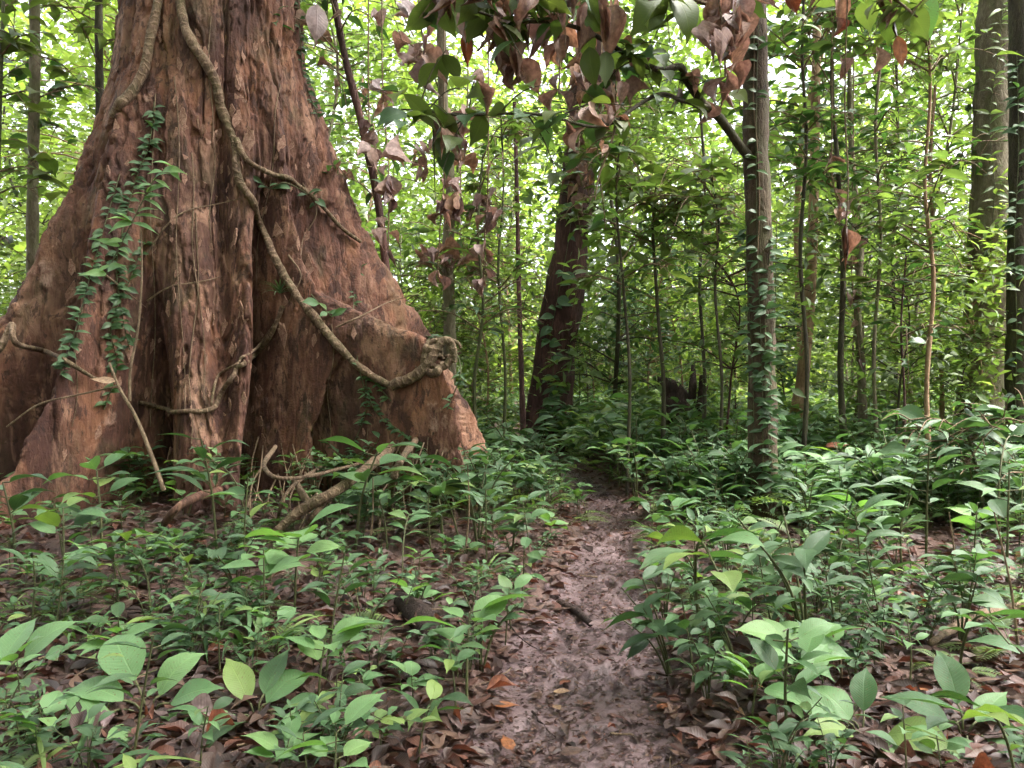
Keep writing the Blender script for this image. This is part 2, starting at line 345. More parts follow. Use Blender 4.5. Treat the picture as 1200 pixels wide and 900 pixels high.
def frond_geo(droop, npair=13, n=3):
    Vs = []; Qs = []; Us = []; o = 0
    def add(g, m):
        nonlocal o
        v = g[0] @ m[:3, :3].T + m[:3, 3]; Vs.append(v); Qs.append(g[1] + o); Us.append(g[2]); o += len(v)
    t = np.linspace(0, 1, npair + 4); ang = .35 * droop - droop * t; yy = np.concatenate([[0], np.cumsum(np.cos(ang[:-1]))]) / len(t); zz = np.concatenate([[0], np.cumsum(np.sin(ang[:-1]))]) / len(t)
    P = np.stack([t * 0, yy, zz], 1); lg = leaf_geo(1, .24, n=n, cols=2, fold=.2, droop=.6)
    rt = tube(P, np.linspace(.009, .003, len(t)), 3); Vs.append(rt[0]); Qs.append(rt[1]); Us.append(np.zeros((len(rt[0]), 2))); o = len(rt[0])
    for q in range(3, len(t)):
        l = .30 * math.sin(math.pi * min(1, (t[q] * .82 + .12))) ** .8
        for s in (-1, 1):
            y = (P[q] - P[q - 1]); y /= np.linalg.norm(y); d = A([s * .9, 0, 0]) + y * .5; R3 = frame(d, A([0, -.2 * 0, 1])); m = np.eye(4); m[:3, :3] = R3 * l; m[:3, 3] = P[q]; add(lg, m)
    return np.concatenate(Vs), np.concatenate(Qs), np.concatenate(Us)
LM = {}
def leaf_mesh(kind, var, mat):
    k = (kind, var, mat)
    if k not in LM:
        V, Q, U = LEAFG[kind][var]; LM[k] = make_mesh(kind + '_leaf', V, [Q], [M[mat]], U)
    return LM[k]
def frame(d, up=(0, 0, 1), roll=0.0):
    """3x3 whose columns are x, y=d, z~up"""
    y = A(d); y = y / (np.linalg.norm(y) + 1e-12); z = A(up) - y * np.dot(A(up), y)
    if np.linalg.norm(z) < 1e-3: z = A([1, 0, 0]) - y * y[0]
    z /= np.linalg.norm(z); x = np.cross(y, z)
    c, s = math.cos(roll), math.sin(roll)
    return np.stack([x * c + z * s, y, -x * s + z * c], 1)
LEAFG['frond'] = [frond_geo(d_) for d_ in (.7, 1.0, 1.3, .9)]; LEAFLO['frond'] = [frond_geo(d_, 9, 2) for d_ in (.7, 1.0, 1.3, .9)]
reg('strap', .085, droop=1.6, fold=.5, peak=.35, tip=.04, n=9)
def mat4(R3, p, s=1.0):
    m = np.eye(4); m[:3, :3] = R3 * s; m[:3, 3] = p; return m
def frames(D, up, roll):
    """vectorised frame()"""
    y = D / np.linalg.norm(D, axis=1)[:, None]; up = np.broadcast_to(A(up), y.shape)
    z = up - y * (up * y).sum(1)[:, None]; nz = np.linalg.norm(z, axis=1)[:, None]
    z = np.where(nz < 1e-2, np.cross(y, A([1, 0, 0])), z); z /= np.linalg.norm(z, axis=1)[:, None] + 1e-9
    x = np.cross(y, z); c = np.cos(roll)[:, None]; s = np.sin(roll)[:, None]
    return np.stack([x * c + z * s, y, -x * s + z * c], 2)
def scatter(geos, R3, Pp, sc, rs=RS):
    """merge many leaves: R3 (n,3,3), Pp (n,3), sc (n,)"""
    V = []; Q = []; U = []; o = 0
    pick = rs.randint(0, len(geos), len(Pp))
    for gi, (v, q, u) in enumerate(geos):
        m = pick == gi; k = int(m.sum())
        if not k: continue
        vv = np.einsum('nij,vj->nvi', R3[m] * sc[m][:, None, None], v) + Pp[m][:, None, :]
        V.append(vv.reshape(-1, 3)); Q.append((q[None] + (np.arange(k) * len(v))[:, None, None]).reshape(-1, q.shape[1]) + o); U.append(np.tile(u, (k, 1))); o += k * len(v)
    return np.concatenate(V), np.concatenate(Q), np.concatenate(U)

# ================================================================== SETTING: ground and path
def grid(xs, ys):
    X, Y = np.meshgrid(xs, ys); n, m = X.shape
    i = np.arange(n - 1)[:, None] * m; j = np.arange(m - 1)[None]
    return X, Y, np.stack([i + j, i + j + 1, i + m + j + 1, i + m + j], -1).reshape(-1, 4)
ys = np.concatenate([np.linspace(-30, 1.5, 20), np.linspace(1.6, 10, 260), np.linspace(10.1, 26, 130), np.linspace(27, 200, 60)])
xs = np.concatenate([np.linspace(-180, -9, 40), np.linspace(-8.9, -2.3, 110), np.linspace(-2.25, 3.2, 180), np.linspace(3.25, 9, 110), np.linspace(9.2, 180, 40)])
X, Y, Q = grid(xs, ys)
Z = ground_h(X, Y) + np.where((np.abs(X) < 9) & (Y < 26), .025 * fbm(X * 9, Y * 9, X * 0 + 3.3, 3), 0)
inp = sstep(.12, -.05, np.abs(X - path_x(Y)) - path_w(Y)) * (Y > 1.5) * (Y < 22)
Z = Z - .06 * inp
tag(obj('ground', make_mesh('ground', np.stack([X, Y, Z], -1).reshape(-1, 3), [Q], [M['soil']])), kind='structure')
# trodden path: its own sheet with footprints, lumps and ruts
ys = np.concatenate([np.linspace(1.6, 6, 360), np.linspace(6.01, 20, 320)]); us = np.linspace(-1, 1, 64)
Uu, Y = np.meshgrid(us, ys)
X = path_x(Y) + Uu * (path_w(Y) + .16)
_, _, Q = grid(us, ys)
Z = ground_h(X, Y) + .022 * fbm(X * 4, Y * 4, X * 0, 3) + .011 * np.abs(fbm(X * 13, Y * 11, X * 0 + 4, 4)) + .006 * np.abs(fbm(X * 34, Y * 34, X * 0 + 9, 3))
for q in range(46):                                     # footprints pressed into the mud
    fy = random.uniform(2.6, 9); fx = path_x(fy) + random.uniform(-.22, .22); a = random.uniform(-.35, .35)
    dx, dy = (X - fx), (Y - fy); xx = dx * math.cos(a) + dy * math.sin(a); yy = -dx * math.sin(a) + dy * math.cos(a)
    rr = np.sqrt((xx / .055) ** 2 + (yy / .13) ** 2)
    Z = Z - .016 * sstep(1.15, .7, rr) + .008 * sstep(.35, .0, np.abs(rr - 1.25))
Z = Z - .10 * sstep(.80, 1.0, np.abs(Uu) + .12 * vnoise(X * 7, Y * 7, X * 0 + 1)) + .004
tag(obj('path', make_mesh('path', np.stack([X, Y, Z], -1).reshape(-1, 3), [Q], [M['mud']])), kind='structure')

# ================================================================== THE BUTTRESSED TREE
LPROF = A([[0, 3.9], [.5, 3.25], [.93, 2.9], [1.5, 2.5], [2.07, 2.12], [2.9, 1.72], [3.86, 1.28], [4.5, 1.07], [5.75, .88], [9, .8], [18, .62]])
RPROF = A([[0, 3.35], [.5, 3.05], [.93, 2.85], [1.5, 2.55], [1.97, 2.20], [2.63, 1.78], [3.3, 1.43], [4.05, 1.20], [4.8, .97], [5.75, .88], [9, .8], [18, .62]])
CORE = A([[0, 1.05], [1, 1.0], [2, .97], [3, .93], [4, .90], [5.75, .86], [9, .78], [18, .6]])
SPUR = A([[0, 3.35], [.6, 3.2], [1.2, 3.02], [1.5, 2.88], [1.68, 2.6], [1.9, 1.8], [2.2, 1.15], [2.7, .9], [18, .6]])
RIDGES = [(-1, RPROF, 1.0, 11), (-22, SPUR, .95, 6.5), (-38, RPROF, .42, 5), (-58, RPROF, .30, 6), (-80, LPROF, .36, 15), (-113, LPROF, .66, 8), (-139, LPROF, .80, 9), (-168, LPROF, 1.0, 11), (35, RPROF, .8, 12), (85, RPROF, .8, 13), (135, LPROF, .8, 13)]
def trunk_r(th, z):
    core = np.interp(z, CORE[:, 0], CORE[:, 1]); r = core.copy()
    for a, pr, k, wd in RIDGES:
        L = np.interp(z + (.22 * vnoise(th * 14, z * 1.5, z * 0 + 3) if pr is SPUR else 0), pr[:, 0], pr[:, 1]); a2 = a + (6 if pr is not SPUR else 2) * np.sin(z * .8 + a)
        d = (np.degrees(th) - a2 + 180) % 360 - 180
        wz = wd * np.clip(1.9 - .55 * (L - .9), .75, 1.9)
        r = np.maximum(r, core) + (L - core) * k * np.exp(-np.abs(d / wz) ** 1.55)
    for a, zc, wa, wz, dp in HOLLOWS:
        d = (np.degrees(th) - a + 180) % 360 - 180; r = r - dp * np.exp(-(d / wa) ** 2 - ((z - zc) / wz) ** 2)
    return np.maximum(r, .55 + .0 * z)
HOLLOWS = [(-31, .45, 5, .50, 1.0), (-47, 1.8, 5, 1.0, .7), (-66, 2.6, 4, 1.2, .2), (-55, .35, 6, .4, .7), (-97, 1.0, 7, 1.0, .5), (-40, 3.0, 4, .3, .18)]
th = np.radians(np.concatenate([np.linspace(-200, 20, 520, endpoint=False), np.linspace(20, 160, 90, endpoint=False)]))
zz = np.concatenate([np.linspace(-.5, 6.4, 420), np.linspace(6.5, 18, 40)])
TH, ZZ = np.meshgrid(th, zz)
r = trunk_r(TH, np.maximum(ZZ, 0))
X = TC[0] + r * np.cos(TH); Y = TC[1] + r * np.sin(TH)
fl = fbm(X * 2.2, Y * 2.2, ZZ * .35, 3); fi = fbm(X * 20, Y * 20, ZZ * 10, 3)
pl = fbm(X * 6 + .12 * fi, Y * 6 + .12 * fi, ZZ * 1.7 + 3 + .25 * fi, 3); p2 = fbm(X * 11 + 5, Y * 11, ZZ * 3.4 + .3 * fi, 3)
plates = sstep(.10, .125, pl) * .020 + sstep(-.20, -.175, pl) * .018 + sstep(.06, .10, p2) * .010      # stepped bark plates with ragged edges
rid = 1 - np.abs(fbm(X * 5 + 9, Y * 5, ZZ * .7, 3))
r = r + .055 * fl + plates + .012 * fi - .045 * sstep(.88, .98, rid)
X = TC[0] + r * np.cos(TH); Y = TC[1] + r * np.sin(TH); ZW = ZZ + .20
n, m = X.shape; i = np.arange(n - 1)[:, None] * m; j = np.arange(m)[None]; j2 = (j + 1) % m
Q = np.stack([i + j, i + j2, i + m + j2, i + m + j], -1).reshape(-1, 4)
TV = np.stack([X, Y, ZW], -1).reshape(-1, 3)
giant = empty('buttressed_tree', (TC[0], TC[1], 0)); off = A([TC[0], TC[1], 0])
tag(giant, 'huge reddish brown rainforest tree with flaring buttress roots beside the path', 'tree')
obj('trunk', make_mesh('giant_trunk', TV - off, [Q], [M['bark_giant']]), giant)
sub = Q.reshape(n - 1, m, 4)[::2, ::2]
BV = BVHTree.FromPolygons([tuple(v) for v in TV.tolist()], [tuple(f) for f in Q.tolist()])
def on_trunk(px, py, lift=0.0, tree=None):
    h = (tree or BV).ray_cast(Vector(CAM), Vector(ray(px, py)).normalized())
    if h[0] is None: return None
    nn = h[1] if h[1].y < 0 else -h[1]
    return A(h[0]) + A(nn) * lift, A(nn)
def trace(pts, lift, dflt=7.0, tree=None):
    out = []; miss = []
    for k, p in enumerate(pts):
        h = on_trunk(p[0], p[1], lift, tree) if len(p) == 2 else None
        out.append(h[0] if h else (at(p[0], p[1], p[2]) if len(p) == 3 else None))
    dep = [o[1] if o is not None else None for o in out]
    for k, p in enumerate(pts):
        if out[k] is None:
            near = [dep[q] for q in sorted(range(len(pts)), key=lambda q: abs(q - k)) if dep[q] is not None]
            out[k] = at(p[0], p[1], near[0] if near else dflt)
    return A(out)
# loose bark flakes on the trunk
def flake_geo(seed):
    rs = np.random.RandomState(seed); k = 9
    a = np.sort(rs.uniform(0, 2 * math.pi, k)); rr = rs.uniform(.55, 1, k)
    top = np.stack([np.cos(a) * rr * .42, np.sin(a) * rr, .10 + .10 * np.abs(np.sin(a)) * rs.uniform(.3, 1.4, k)], 1)
    bot = top * A([1.03, 1.03, 0]) - A([0, 0, .12]); V = np.vstack([top, bot, [[0, 0, .12]]])
    Fq = [(q, k + q, k + (q + 1) % k, (q + 1) % k) for q in range(k)]; Ft = [(q, (q + 1) % k, 2 * k) for q in range(k)]
    return make_mesh('bark_flake', V, [np.array(Fq), np.array(Ft)], [M['bark_flake']], smooth=False)
FLK = [flake_geo(s) for s in range(5)]
rs = random.Random(5); cnt = 0
while cnt < 190:
    px, py = rs.uniform(40, 460), rs.uniform(0, 540)
    if cnt < 110: px, py = rs.gauss(265, 38), rs.uniform(40, 490)
    h = on_trunk(px, py)
    if h is None: continue
    p, nn = h; up = A([rs.uniform(-.25, .25), 0, 1])
    R3 = frame(up, nn); s = rs.uniform(.04, .11) * (1.6 if rs.random() < .2 else 1)
    obj('bark_flake', FLK[cnt % 5], giant, mat4(R3 * A([1, 1, .45])[None, :], p - off, s)); cnt += 1

# surface roots running out from the buttresses (parts of the tree)
def root(P, r0, r1, n=40, k=10):
    P = catmull(P, n); rad = np.linspace(r0, r1, n); return tube(P, rad, k, .35, 5)
def gpt(px, py, dz=0.0):
    p = ground_at(px, py); p[2] += dz; return p
def into(px_, py_, depth=.4):
    h = on_trunk(px_, py_); return h[0] - h[1] * depth if h else at(px_, py_, 7.2)
roots = [([into(470, 515), at(465, 550, 6.2), gpt(456, 600, -.05)], .035, 1), ([into(448, 520), at(405, 568, 6.1), at(350, 600, 5.9), gpt(300, 640, -.05)], .05, 1),
         ([into(275, 525), at(310, 548, 6.1), at(350, 560, 6.0), into(425, 540)], .022, 1), ([into(395, 560), at(380, 590, 6.0), gpt(350, 625, -.04)], .03, 1),
         ([into(350, 540), at(338, 575, 6.0), gpt(322, 622, -.04)], .018, 1), ([into(230, 560), at(215, 590, 5.9), gpt(180, 625, -.04)], .04, 0)]
for q, (P, r0, mk) in enumerate(roots):
    V, Qq, U = root(A(P) - off, r0, r0 * .65); obj('root', make_mesh('root', V, [Qq], [M['liana'] if mk else M['bark_giant']], U), giant)
rs = random.Random(3)
for q in range(46):                                      # thin hanging rootlets round the arch
    x0 = rs.uniform(285, 540); y0 = rs.uniform(500, 570); a_ = on_trunk(x0, y0, .03)
    if a_ is None: continue
    g_ = gpt(x0 + rs.uniform(-35, 25), y0 + rs.uniform(50, 85), -.02); P = [a_[0], (a_[0] + g_) / 2 + A([rs.gauss(0, .05), -.10, .05]), g_]
    V, Qq, U = tube(catmull(A(P), 14) - off, rs.uniform(.004, .012), 5, .2, 12); obj('rootlet', make_mesh('rootlet', V, [Qq], [M['twig'] if q % 2 else M['liana']], U), giant)

rs = np.random.RandomState(71)                          # limbs, plus an unseen crown added high overhead to darken the foreground
limbs = []
for q in range(9):
    a_ = q * .7 + rs.uniform(-.2, .2); z0 = rs.uniform(13.5, 17.5); l = rs.uniform(5, 8.5)
    limbs.append(tube(catmull(A([[0, 0, z0], [math.cos(a_) * l * .4, math.sin(a_) * l * .4, z0 + 1.2], [math.cos(a_) * l, math.sin(a_) * l, z0 + 1.6]]), 20), np.linspace(.28, .06, 20), 8, .2, 2))
obj('limb', tube_mesh('limb', limbs, M['bark_giant']), giant)
N = 40000; a_ = rs.uniform(0, 6.28, N); rr_ = 12.0 * np.sqrt(rs.rand(N)); zc = 13.2 + 4.5 * rs.rand(N) - .012 * rr_ ** 2; xc, yc = rr_ * np.cos(a_) + 1.2, rr_ * np.sin(a_) - 2.0
yc -= 4.0; kp_ = (yc + TC[1] < 11.0) & (fbm(xc * .45, yc * .45, zc * .5, 2) > -.02); xc, yc, zc = xc[kp_], yc[kp_], zc[kp_]; N = len(xc)  # crown pulled forward and clipped so the middle distance keeps open sky
V, Qq, U = scatter([leaf_geo(1, .5, n=2, cols=1, fold=.3, droop=.6)], frames(rs.normal(0, 1, (N, 3)) * A([1, 1, .4]), A([0, 0, 1]) + rs.normal(0, .35, (N, 3)), rs.normal(0, .3, N)), np.stack([xc, yc, zc], 1), rs.uniform(.3, .6, N), rs)
tag(obj('crown', make_mesh('crown', V, [Qq], [M['leaf_mid']], U), giant), kind='stuff')

# lianas and vines on the big tree: each a thing of its own
def vine(name, label, pts, r0, r1, lift=None, cat='vine', mat='liana', n=120, k=10, bump=.25, group=None, tree=None, wob=.0):
    P = trace(pts, lift if lift is not None else r0 * .75, tree=tree); P = catmull(P, n); lf = lift if lift is not None else r0 * .75
    for q in range(n):                                   # keep the whole vine outside the bark
        v = Vector(P[q] - CAM); h = (tree or BV).ray_cast(Vector(CAM), v.normalized())
        if h[0] is not None and h[3] < v.length - lf * .3: P[q] = A(h[0]) + A(h[1] if h[1].y < 0 else -h[1]) * lf
    for q in range(3): P[1:-1] = (P[:-2] + P[1:-1] * 2 + P[2:]) / 4
    if wob: P += wob * np.stack([fbm(P[:, 2] * 3 + q * 7, P[:, 0] * 3, P[:, 2] * 0, 2) for q in range(3)], 1)
    o = P[-1].copy(); V, Qq, U = tube(P - o, np.linspace(r0, r1, n), k, bump, 7)
    ob = obj(name, make_mesh(name, V, [Qq], [M[mat]], U)); ob.location = o
    return tag(ob, label, cat, group)
vine('liana', 'thick ringed liana running slantwise down the front of the huge buttressed trunk',
     [(207, -60), (210, 0), (222, 45), (250, 95), (266, 130), (270, 165), (285, 210), (305, 255), (325, 300), (345, 340), (370, 370), (400, 405), (430, 432), (462, 452)], .046, .036, .06, bump=.5)
vine('liana', 'mossy knotted liana bending up to the hollow knob of the buttressed tree', [(462, 452), (485, 442), (503, 425), (514, 406), (522, 398), (530, 406), (533, 425)], .055, .035, .04, n=50, bump=.6)
for q, (cx_, cy_, ra, rb, r_) in enumerate([(514, 414, 15, 18, .034), (520, 408, 20, 10, .028), (508, 424, 10, 14, .04)]):
    vine('liana_knot', ('mossy looped knot of liana on the path-side buttress', 'flat loop of liana round the mossy knot', 'small inner coil of the mossy liana knot')[q], [(cx_ + ra * math.cos(a_), cy_ + rb * math.sin(a_)) for a_ in np.linspace(.3, 6.3, 12)], r_, r_ * .8, r_, n=60, bump=.7)
vine('liana', 'dark liana hugging the leaf-lined edge of the buttressed trunk', [(192, -40), (183, 10), (175, 50), (168, 80), (155, 108), (140, 128), (132, 138)], .045, .05, .04, n=60)
vine('liana', 'brown liana branching off the ringed liana over the dark hollow', [(278, 165), (290, 190), (318, 205), (345, 218), (375, 240), (400, 268), (420, 285)], .03, .022, .05, n=60)
vine('liana', 'looped liana sagging between two buttress flutes', [(335, 360), (322, 392), (300, 420), (280, 440), (262, 462), (245, 480), (210, 482), (185, 478), (160, 472)], .026, .02, .05, n=90)
vine('liana', 'thin second strand beside the looped sagging liana', [(328, 378), (308, 405), (282, 425), (262, 442), (246, 462), (244, 476)], .014, .012, .05, n=60)
vine('liana', 'crooked grey liana reaching over the outer buttress edge', [(-25, 428, 6.4), (0, 408, 6.4), (14, 380, 6.5), (18, 402, 6.4), (50, 412), (75, 424), (100, 440), (112, 445)], .03, .016, .05, n=70)
vine('dead_stick', 'forked pale dead stick leaning against the huge trunk', [(192, 575, 5.9), (178, 535, 5.95), (160, 490, 6.0), (140, 455, 6.05), (128, 425, 6.1)], .018, .010, cat='stick', mat='twig', n=40, bump=.2)
vine('dead_stick', 'upright pale stick fork rising from the leaning stick', [(152, 470, 6.0), (153, 432, 6.0), (162, 385, 6.0), (166, 330, 6.0), (166, 290, 6.0), (163, 240, 6.05)], .012, .004, cat='stick', mat='twig', n=40, bump=.2)
vine('dead_stick', 'thin pale twig angled across the lower buttress', [(8, 500, 6.0), (45, 474, 6.0), (90, 463, 6.0), (140, 452, 6.05)], .007, .007, cat='stick', mat='twig', n=30, bump=.2)
for q, (x0, x1, y0, y1, w_) in enumerate([(205, 215, 90, 480, 'ending above the looped sagging liana'), (222, 240, 180, 470, 'crossing the looped sagging liana'), (180, 178, 110, 500, 'from the leaf-lined edge to the lower flute'), (247, 250, 20, 300, 'beside the ringed liana, high on the trunk'), (330, 300, 100, 330, 'slanting over the ringed liana'), (232, 222, 250, 520, 'through the flaking bark band'), (390, 385, 380, 520, 'below the ringed liana near the hollow'), (97, 84, 330, 500, 'over the outer buttress ridge')]):
    vine('hanging_vine', 'wire-thin vine on the huge trunk ' + w_, [(x0 + (x1 - x0) * t + 3 * math.sin(t * 9 + q), y0 + (y1 - y0) * t) for t in np.linspace(0, 1, 9)], .006, .004, .012,
         cat='vine', mat='twig', n=50, k=5, bump=.1)
for q, pts in enumerate([[(168, 300), (195, 265), (220, 248), (250, 240), (290, 232)], [(170, 352), (200, 338), (240, 330), (262, 325)], [(118, 320), (150, 345), (168, 360)], [(355, 215), (372, 248), (355, 280), (352, 300)], [(340, 300), (352, 325), (340, 355)], [(395, 385), (425, 372), (455, 355), (490, 345)]]):
    vine('twig', 'leafless creeper twig on the huge trunk ' + ('rising from the upright stick fork', 'below the first rising twig', 'meeting the upright stick fork', 'curling off the brown liana', 'beside the grassy epiphyte', 'reaching to the path-side edge')[q], pts, .010, .004, .03, cat='twig', mat='twig', n=36, k=6, bump=.15)

# creepers with leaves on trunks
def creeper(label, pts, r, leaf, mat, nleaf, size, seed, lift=.02, tree=None, group=None, out=.35, pair=False, name='creeper'):
    rs = random.Random(seed); P = catmull(trace(pts, lift, tree=tree), 80); o = P[-1].copy()
    root_ = empty(name, o); tag(root_, label, 'creeper', group)
    V, Qq, U = tube(P - o, r, 5); obj('stem', make_mesh('creeper_stem', V, [Qq], [M['stem']], U), root_)
    for k in range(nleaf):
        i = int(rs.uniform(1, 78)); p = P[i] - o; toc = CAM - P[i]; toc[2] *= .3; toc /= np.linalg.norm(toc); side = rs.choice((-1, 1))
        sx = np.cross(toc, A([0, 0, 1])); d = sx * side * rs.uniform(.4, 1) + toc * rs.uniform(.1, out + .3) + A([0, 0, rs.uniform(-.7, .3)])
        up = toc * .8 + A([rs.uniform(-.4, .4), 0, rs.uniform(.2, 1.0)])
        obj('leaf', leaf_mesh(leaf, rs.randrange(4), mat), root_, mat4(frame(d, up), p, size * rs.uniform(.6, 1.25)))
    return root_
creeper('leafy creeper with bluish pointed leaves climbing the outer flank of the huge trunk', [(150, 410), (140, 360), (135, 310), (145, 260), (158, 210), (175, 170), (182, 120)], .006, 'ellip', 'leaf_blue', 110, .12, 1)
creeper('leafy creeper with bluish pointed leaves climbing the outer buttress ridge of the huge trunk', [(70, 440), (88, 390), (105, 330), (120, 270), (140, 205)], .005, 'ellip', 'leaf_blue', 95, .11, 2)
creeper('small-leaved creeper on the dark flute behind the looped liana', [(120, 480), (135, 430), (128, 380), (150, 330), (170, 280)], .005, 'ellip', 'leaf_dark', 70, .11, 3)
creeper('glossy oval-leaved creeper below the brown liana on the huge trunk', [(395, 262), (365, 232), (335, 215), (318, 222), (300, 208)], .006, 'obov', 'leaf_blue', 11, .17, 4)
creeper('creeper with three upright glossy leaves above the ringed liana', [(390, 372), (378, 360), (366, 345)], .006, 'obov', 'leaf_seed', 6, .19, 5)
creeper('ferny small-leaved creeper on the path-side buttress', [(405, 540), (430, 480), (420, 420), (415, 350), (425, 310)], .005, 'narrow', 'leaf_blue', 60, .09, 6)
creeper('dense creeper leaves draping the arched root by the hollow knob', [(520, 560), (500, 530), (470, 505), (440, 480), (430, 440), (460, 470)], .006, 'ellip', 'leaf_dark', 75, .085, 7)
creeper('creeper leaves wreathing the hollow knob of the buttressed tree', [(525, 480), (540, 430), (520, 395), (500, 400), (488, 430)], .006, 'narrow', 'leaf_dark', 50, .10, 8)
creeper('dark leafy creeper clinging along the upper path-side edge of the huge trunk', [(372, 140), (356, 90), (350, 40), (346, -20)], .006, 'ellip', 'leaf_dark', 60, .10, 9)
creeper('long-leaved pale creeper spray standing off the outer flank of the trunk', [(120, 330, 6.0), (160, 250, 6.0), (185, 205, 6.0), (210, 195, 6.0)], .005, 'narrow', 'leaf_pale', 26, .20, 10, out=.6)
# grass-like epiphyte
e0, en = on_trunk(335, 346, .08); ep = empty('epiphyte', e0); tag(ep, 'grassy tufted epiphyte perched on the ringed liana', 'epiphyte')
for k in range(22):
    a = random.uniform(0, 6.28); d = A([math.cos(a), -.3 + .5 * math.sin(a), random.uniform(-.2, .9)])
    V, Qq, U = leaf_geo(1, .07, n=6, cols=2, fold=.4, droop=1.5, peak=.35, tip=.05)
    obj('blade', LM.setdefault('blade', make_mesh('blade', V, [Qq], [M['leaf_blue']], U)), ep, mat4(frame(d), A([0, 0, 0]), random.uniform(.14, .26)))
# ================================================================== OTHER TREES
def trunk_part(parent, pts, radii, mat, n=90, k=18, bump=.14, bf=3.0, flute=0, off_=None, name='trunk'):
    P = catmull(A([at(*p) for p in pts]), n); rad = np.interp(np.linspace(0, 1, n), np.linspace(0, 1, len(radii)), radii)
    P[:, 2] = np.where(np.arange(n) == 0, np.minimum(P[:, 2], gz(P[0, 0], P[0, 1]) - .15), P[:, 2])
    V, Qq, U = tube(P - off_, rad, k, bump, bf)
    if flute:
        VV = V.reshape(n, k, 3); a = np.arange(k) * 2 * math.pi / k; c = (P - off_)[:, None, :]
        g = (1 + flute * np.exp(-np.linspace(0, 1, n) * 14)[:, None] * (np.abs(np.cos(a * 2.5))[None] - .2)); VV = c + (VV - c) * g[..., None]; V = VV.reshape(-1, 3)
    return obj(name, make_mesh(name, V, [Qq], [M[mat]], U), parent), P, V + off_, Qq
def tree_root(name, px, d, label, cat='tree', group=None):
    p = at(px, 450, d); p[2] = gz(p[0], p[1]); e = empty(name, p); tag(e, label, cat, group); return e, p
def bvh(V, Qq): return BVHTree.FromPolygons([tuple(v) for v in V.tolist()], [tuple(f) for f in Qq.tolist()])

def branch(parent, off_, P, r0, r1, mat='twig', leaves=(), n=40, twigs=0, seed=0, k=7):
    """branch part with leaf sub-parts. leaves: list of (kind, mat, count, size, t0, t1, hang)"""
    rs = random.Random(seed); P = catmull(A(P), n); L = np.linalg.norm(P[-1] - P[0]); parts = [tube(P - off_, np.linspace(r0, r1, n), k, .2, 8)]; ends = [P]
    for q in range(twigs):
        i = int(rs.uniform(.2, .98) * (n - 1)); d = A([rs.gauss(0, 1), rs.gauss(0, 1), rs.gauss(-.1, .5)]); d /= np.linalg.norm(d); l = rs.uniform(.25, .6)
        T = catmull(A([P[i], P[i] + d * l * .5 + A([0, 0, .03]), P[i] + d * l + A([0, 0, -.06])]), 10); parts.append(tube(T - off_, np.linspace(.007, .003, 10), 5)); ends.append(T)
    V, Qq, U = join(parts); b = obj('branch', make_mesh('branch', V, [Qq], [M[mat]], U), parent)
    for kind, lm, cnt, size, t0, t1, hang in leaves:
        for q in range(cnt):
            T = ends[rs.randrange(len(ends))] if twigs and rs.random() < .75 else P
            tt = rs.uniform(t0, t1) if T is P else rs.uniform(.4, 1); i = min(len(T) - 1, int(tt * (len(T) - 1)))
            a = rs.uniform(0, 6.28); d = A([math.cos(a), math.sin(a), -hang * rs.uniform(.4, 1.5) + .25])
            up = A([rs.gauss(0, .3), rs.gauss(0, .3), 1]) if hang < 1.2 else A([rs.gauss(0, 1), -1, .2])
            obj('leaf', leaf_mesh(kind, rs.randrange(4), lm), b, mat4(frame(d, up, rs.gauss(0, .25)), T[i] - off_, size * rs.uniform(.65, 1.2)))
    return b, P
def hang_leaf(b, off_, px, py, d, size, kind='crisp', mat='hang', ang=0., seed=0):
    rs = random.Random(seed + int(px)); dd = A([math.sin(ang) + rs.gauss(0, .12), rs.gauss(0, .2), -math.cos(ang)])
    p = at(px, py, d); obj('leaf', leaf_mesh(kind, rs.randrange(4), mat), b, mat4(frame(dd, A([rs.gauss(0, .5), -1, .2])), p - off_, size))

# slender tree with creepers
sl_, sp = tree_root('slender_tree', 894, 7.3, 'slender straight tree clad with small climbing leaves beside the path')
to, P, TVs, TQs = trunk_part(sl_, [(895, 640, 7.30), (894, 560, 7.30), (893, 460, 7.30), (892, 360, 7.30), (889, 260, 7.30), (885, 160, 7.30), (885, 60, 7.30), (884, -60, 7.30), (890, -300, 7.40), (880, -620, 7.50)],
    [.165, .14, .13, .126, .122, .12, .118, .115, .10, .085], 'bark_slender', 140, 22, .16, 4, off_=sp)
SB = bvh(TVs, TQs)
for q in range(4):
    x0 = (880, 890, 900, 906)[q]
    creeper(('leaf-lined creeper on the path-facing edge of the slender tree', 'long creeper with darker leaves reaching highest on the slender tree', 'leaf-lined creeper up the middle of the slender tree bark', 'leaf-lined creeper on the undergrowth-facing edge of the slender tree')[q], [(x0 + 4 * math.sin(t * 5 + q), 590 - t * (330 if q != 1 else 560)) for t in np.linspace(0, 1, 12)], .004, 'ellip', ('leaf_blue', 'leaf_dark', 'leaf_blue', 'leaf_blue')[q], 64, .13, 30 + q, .012, SB, 'creepers on the slender tree')
vine('hanging_vine', 'pale thin vine running down the slender creeper-clad tree', [(882, 20), (884, 60), (883, 120), (888, 180), (890, 240), (888, 300)], .007, .005, .01, mat='twig', n=50, k=5, tree=SB)
BIG = [('big', 'leaf_olive', 18, 0.30, .25, 1, .9), ('big', 'leaf_dark', 11, 0.26, .3, 1, .8), ('crisp', 'hang', 6, 0.25, .3, 1, 2.0)]
def px(l): return [at(*p) for p in l]
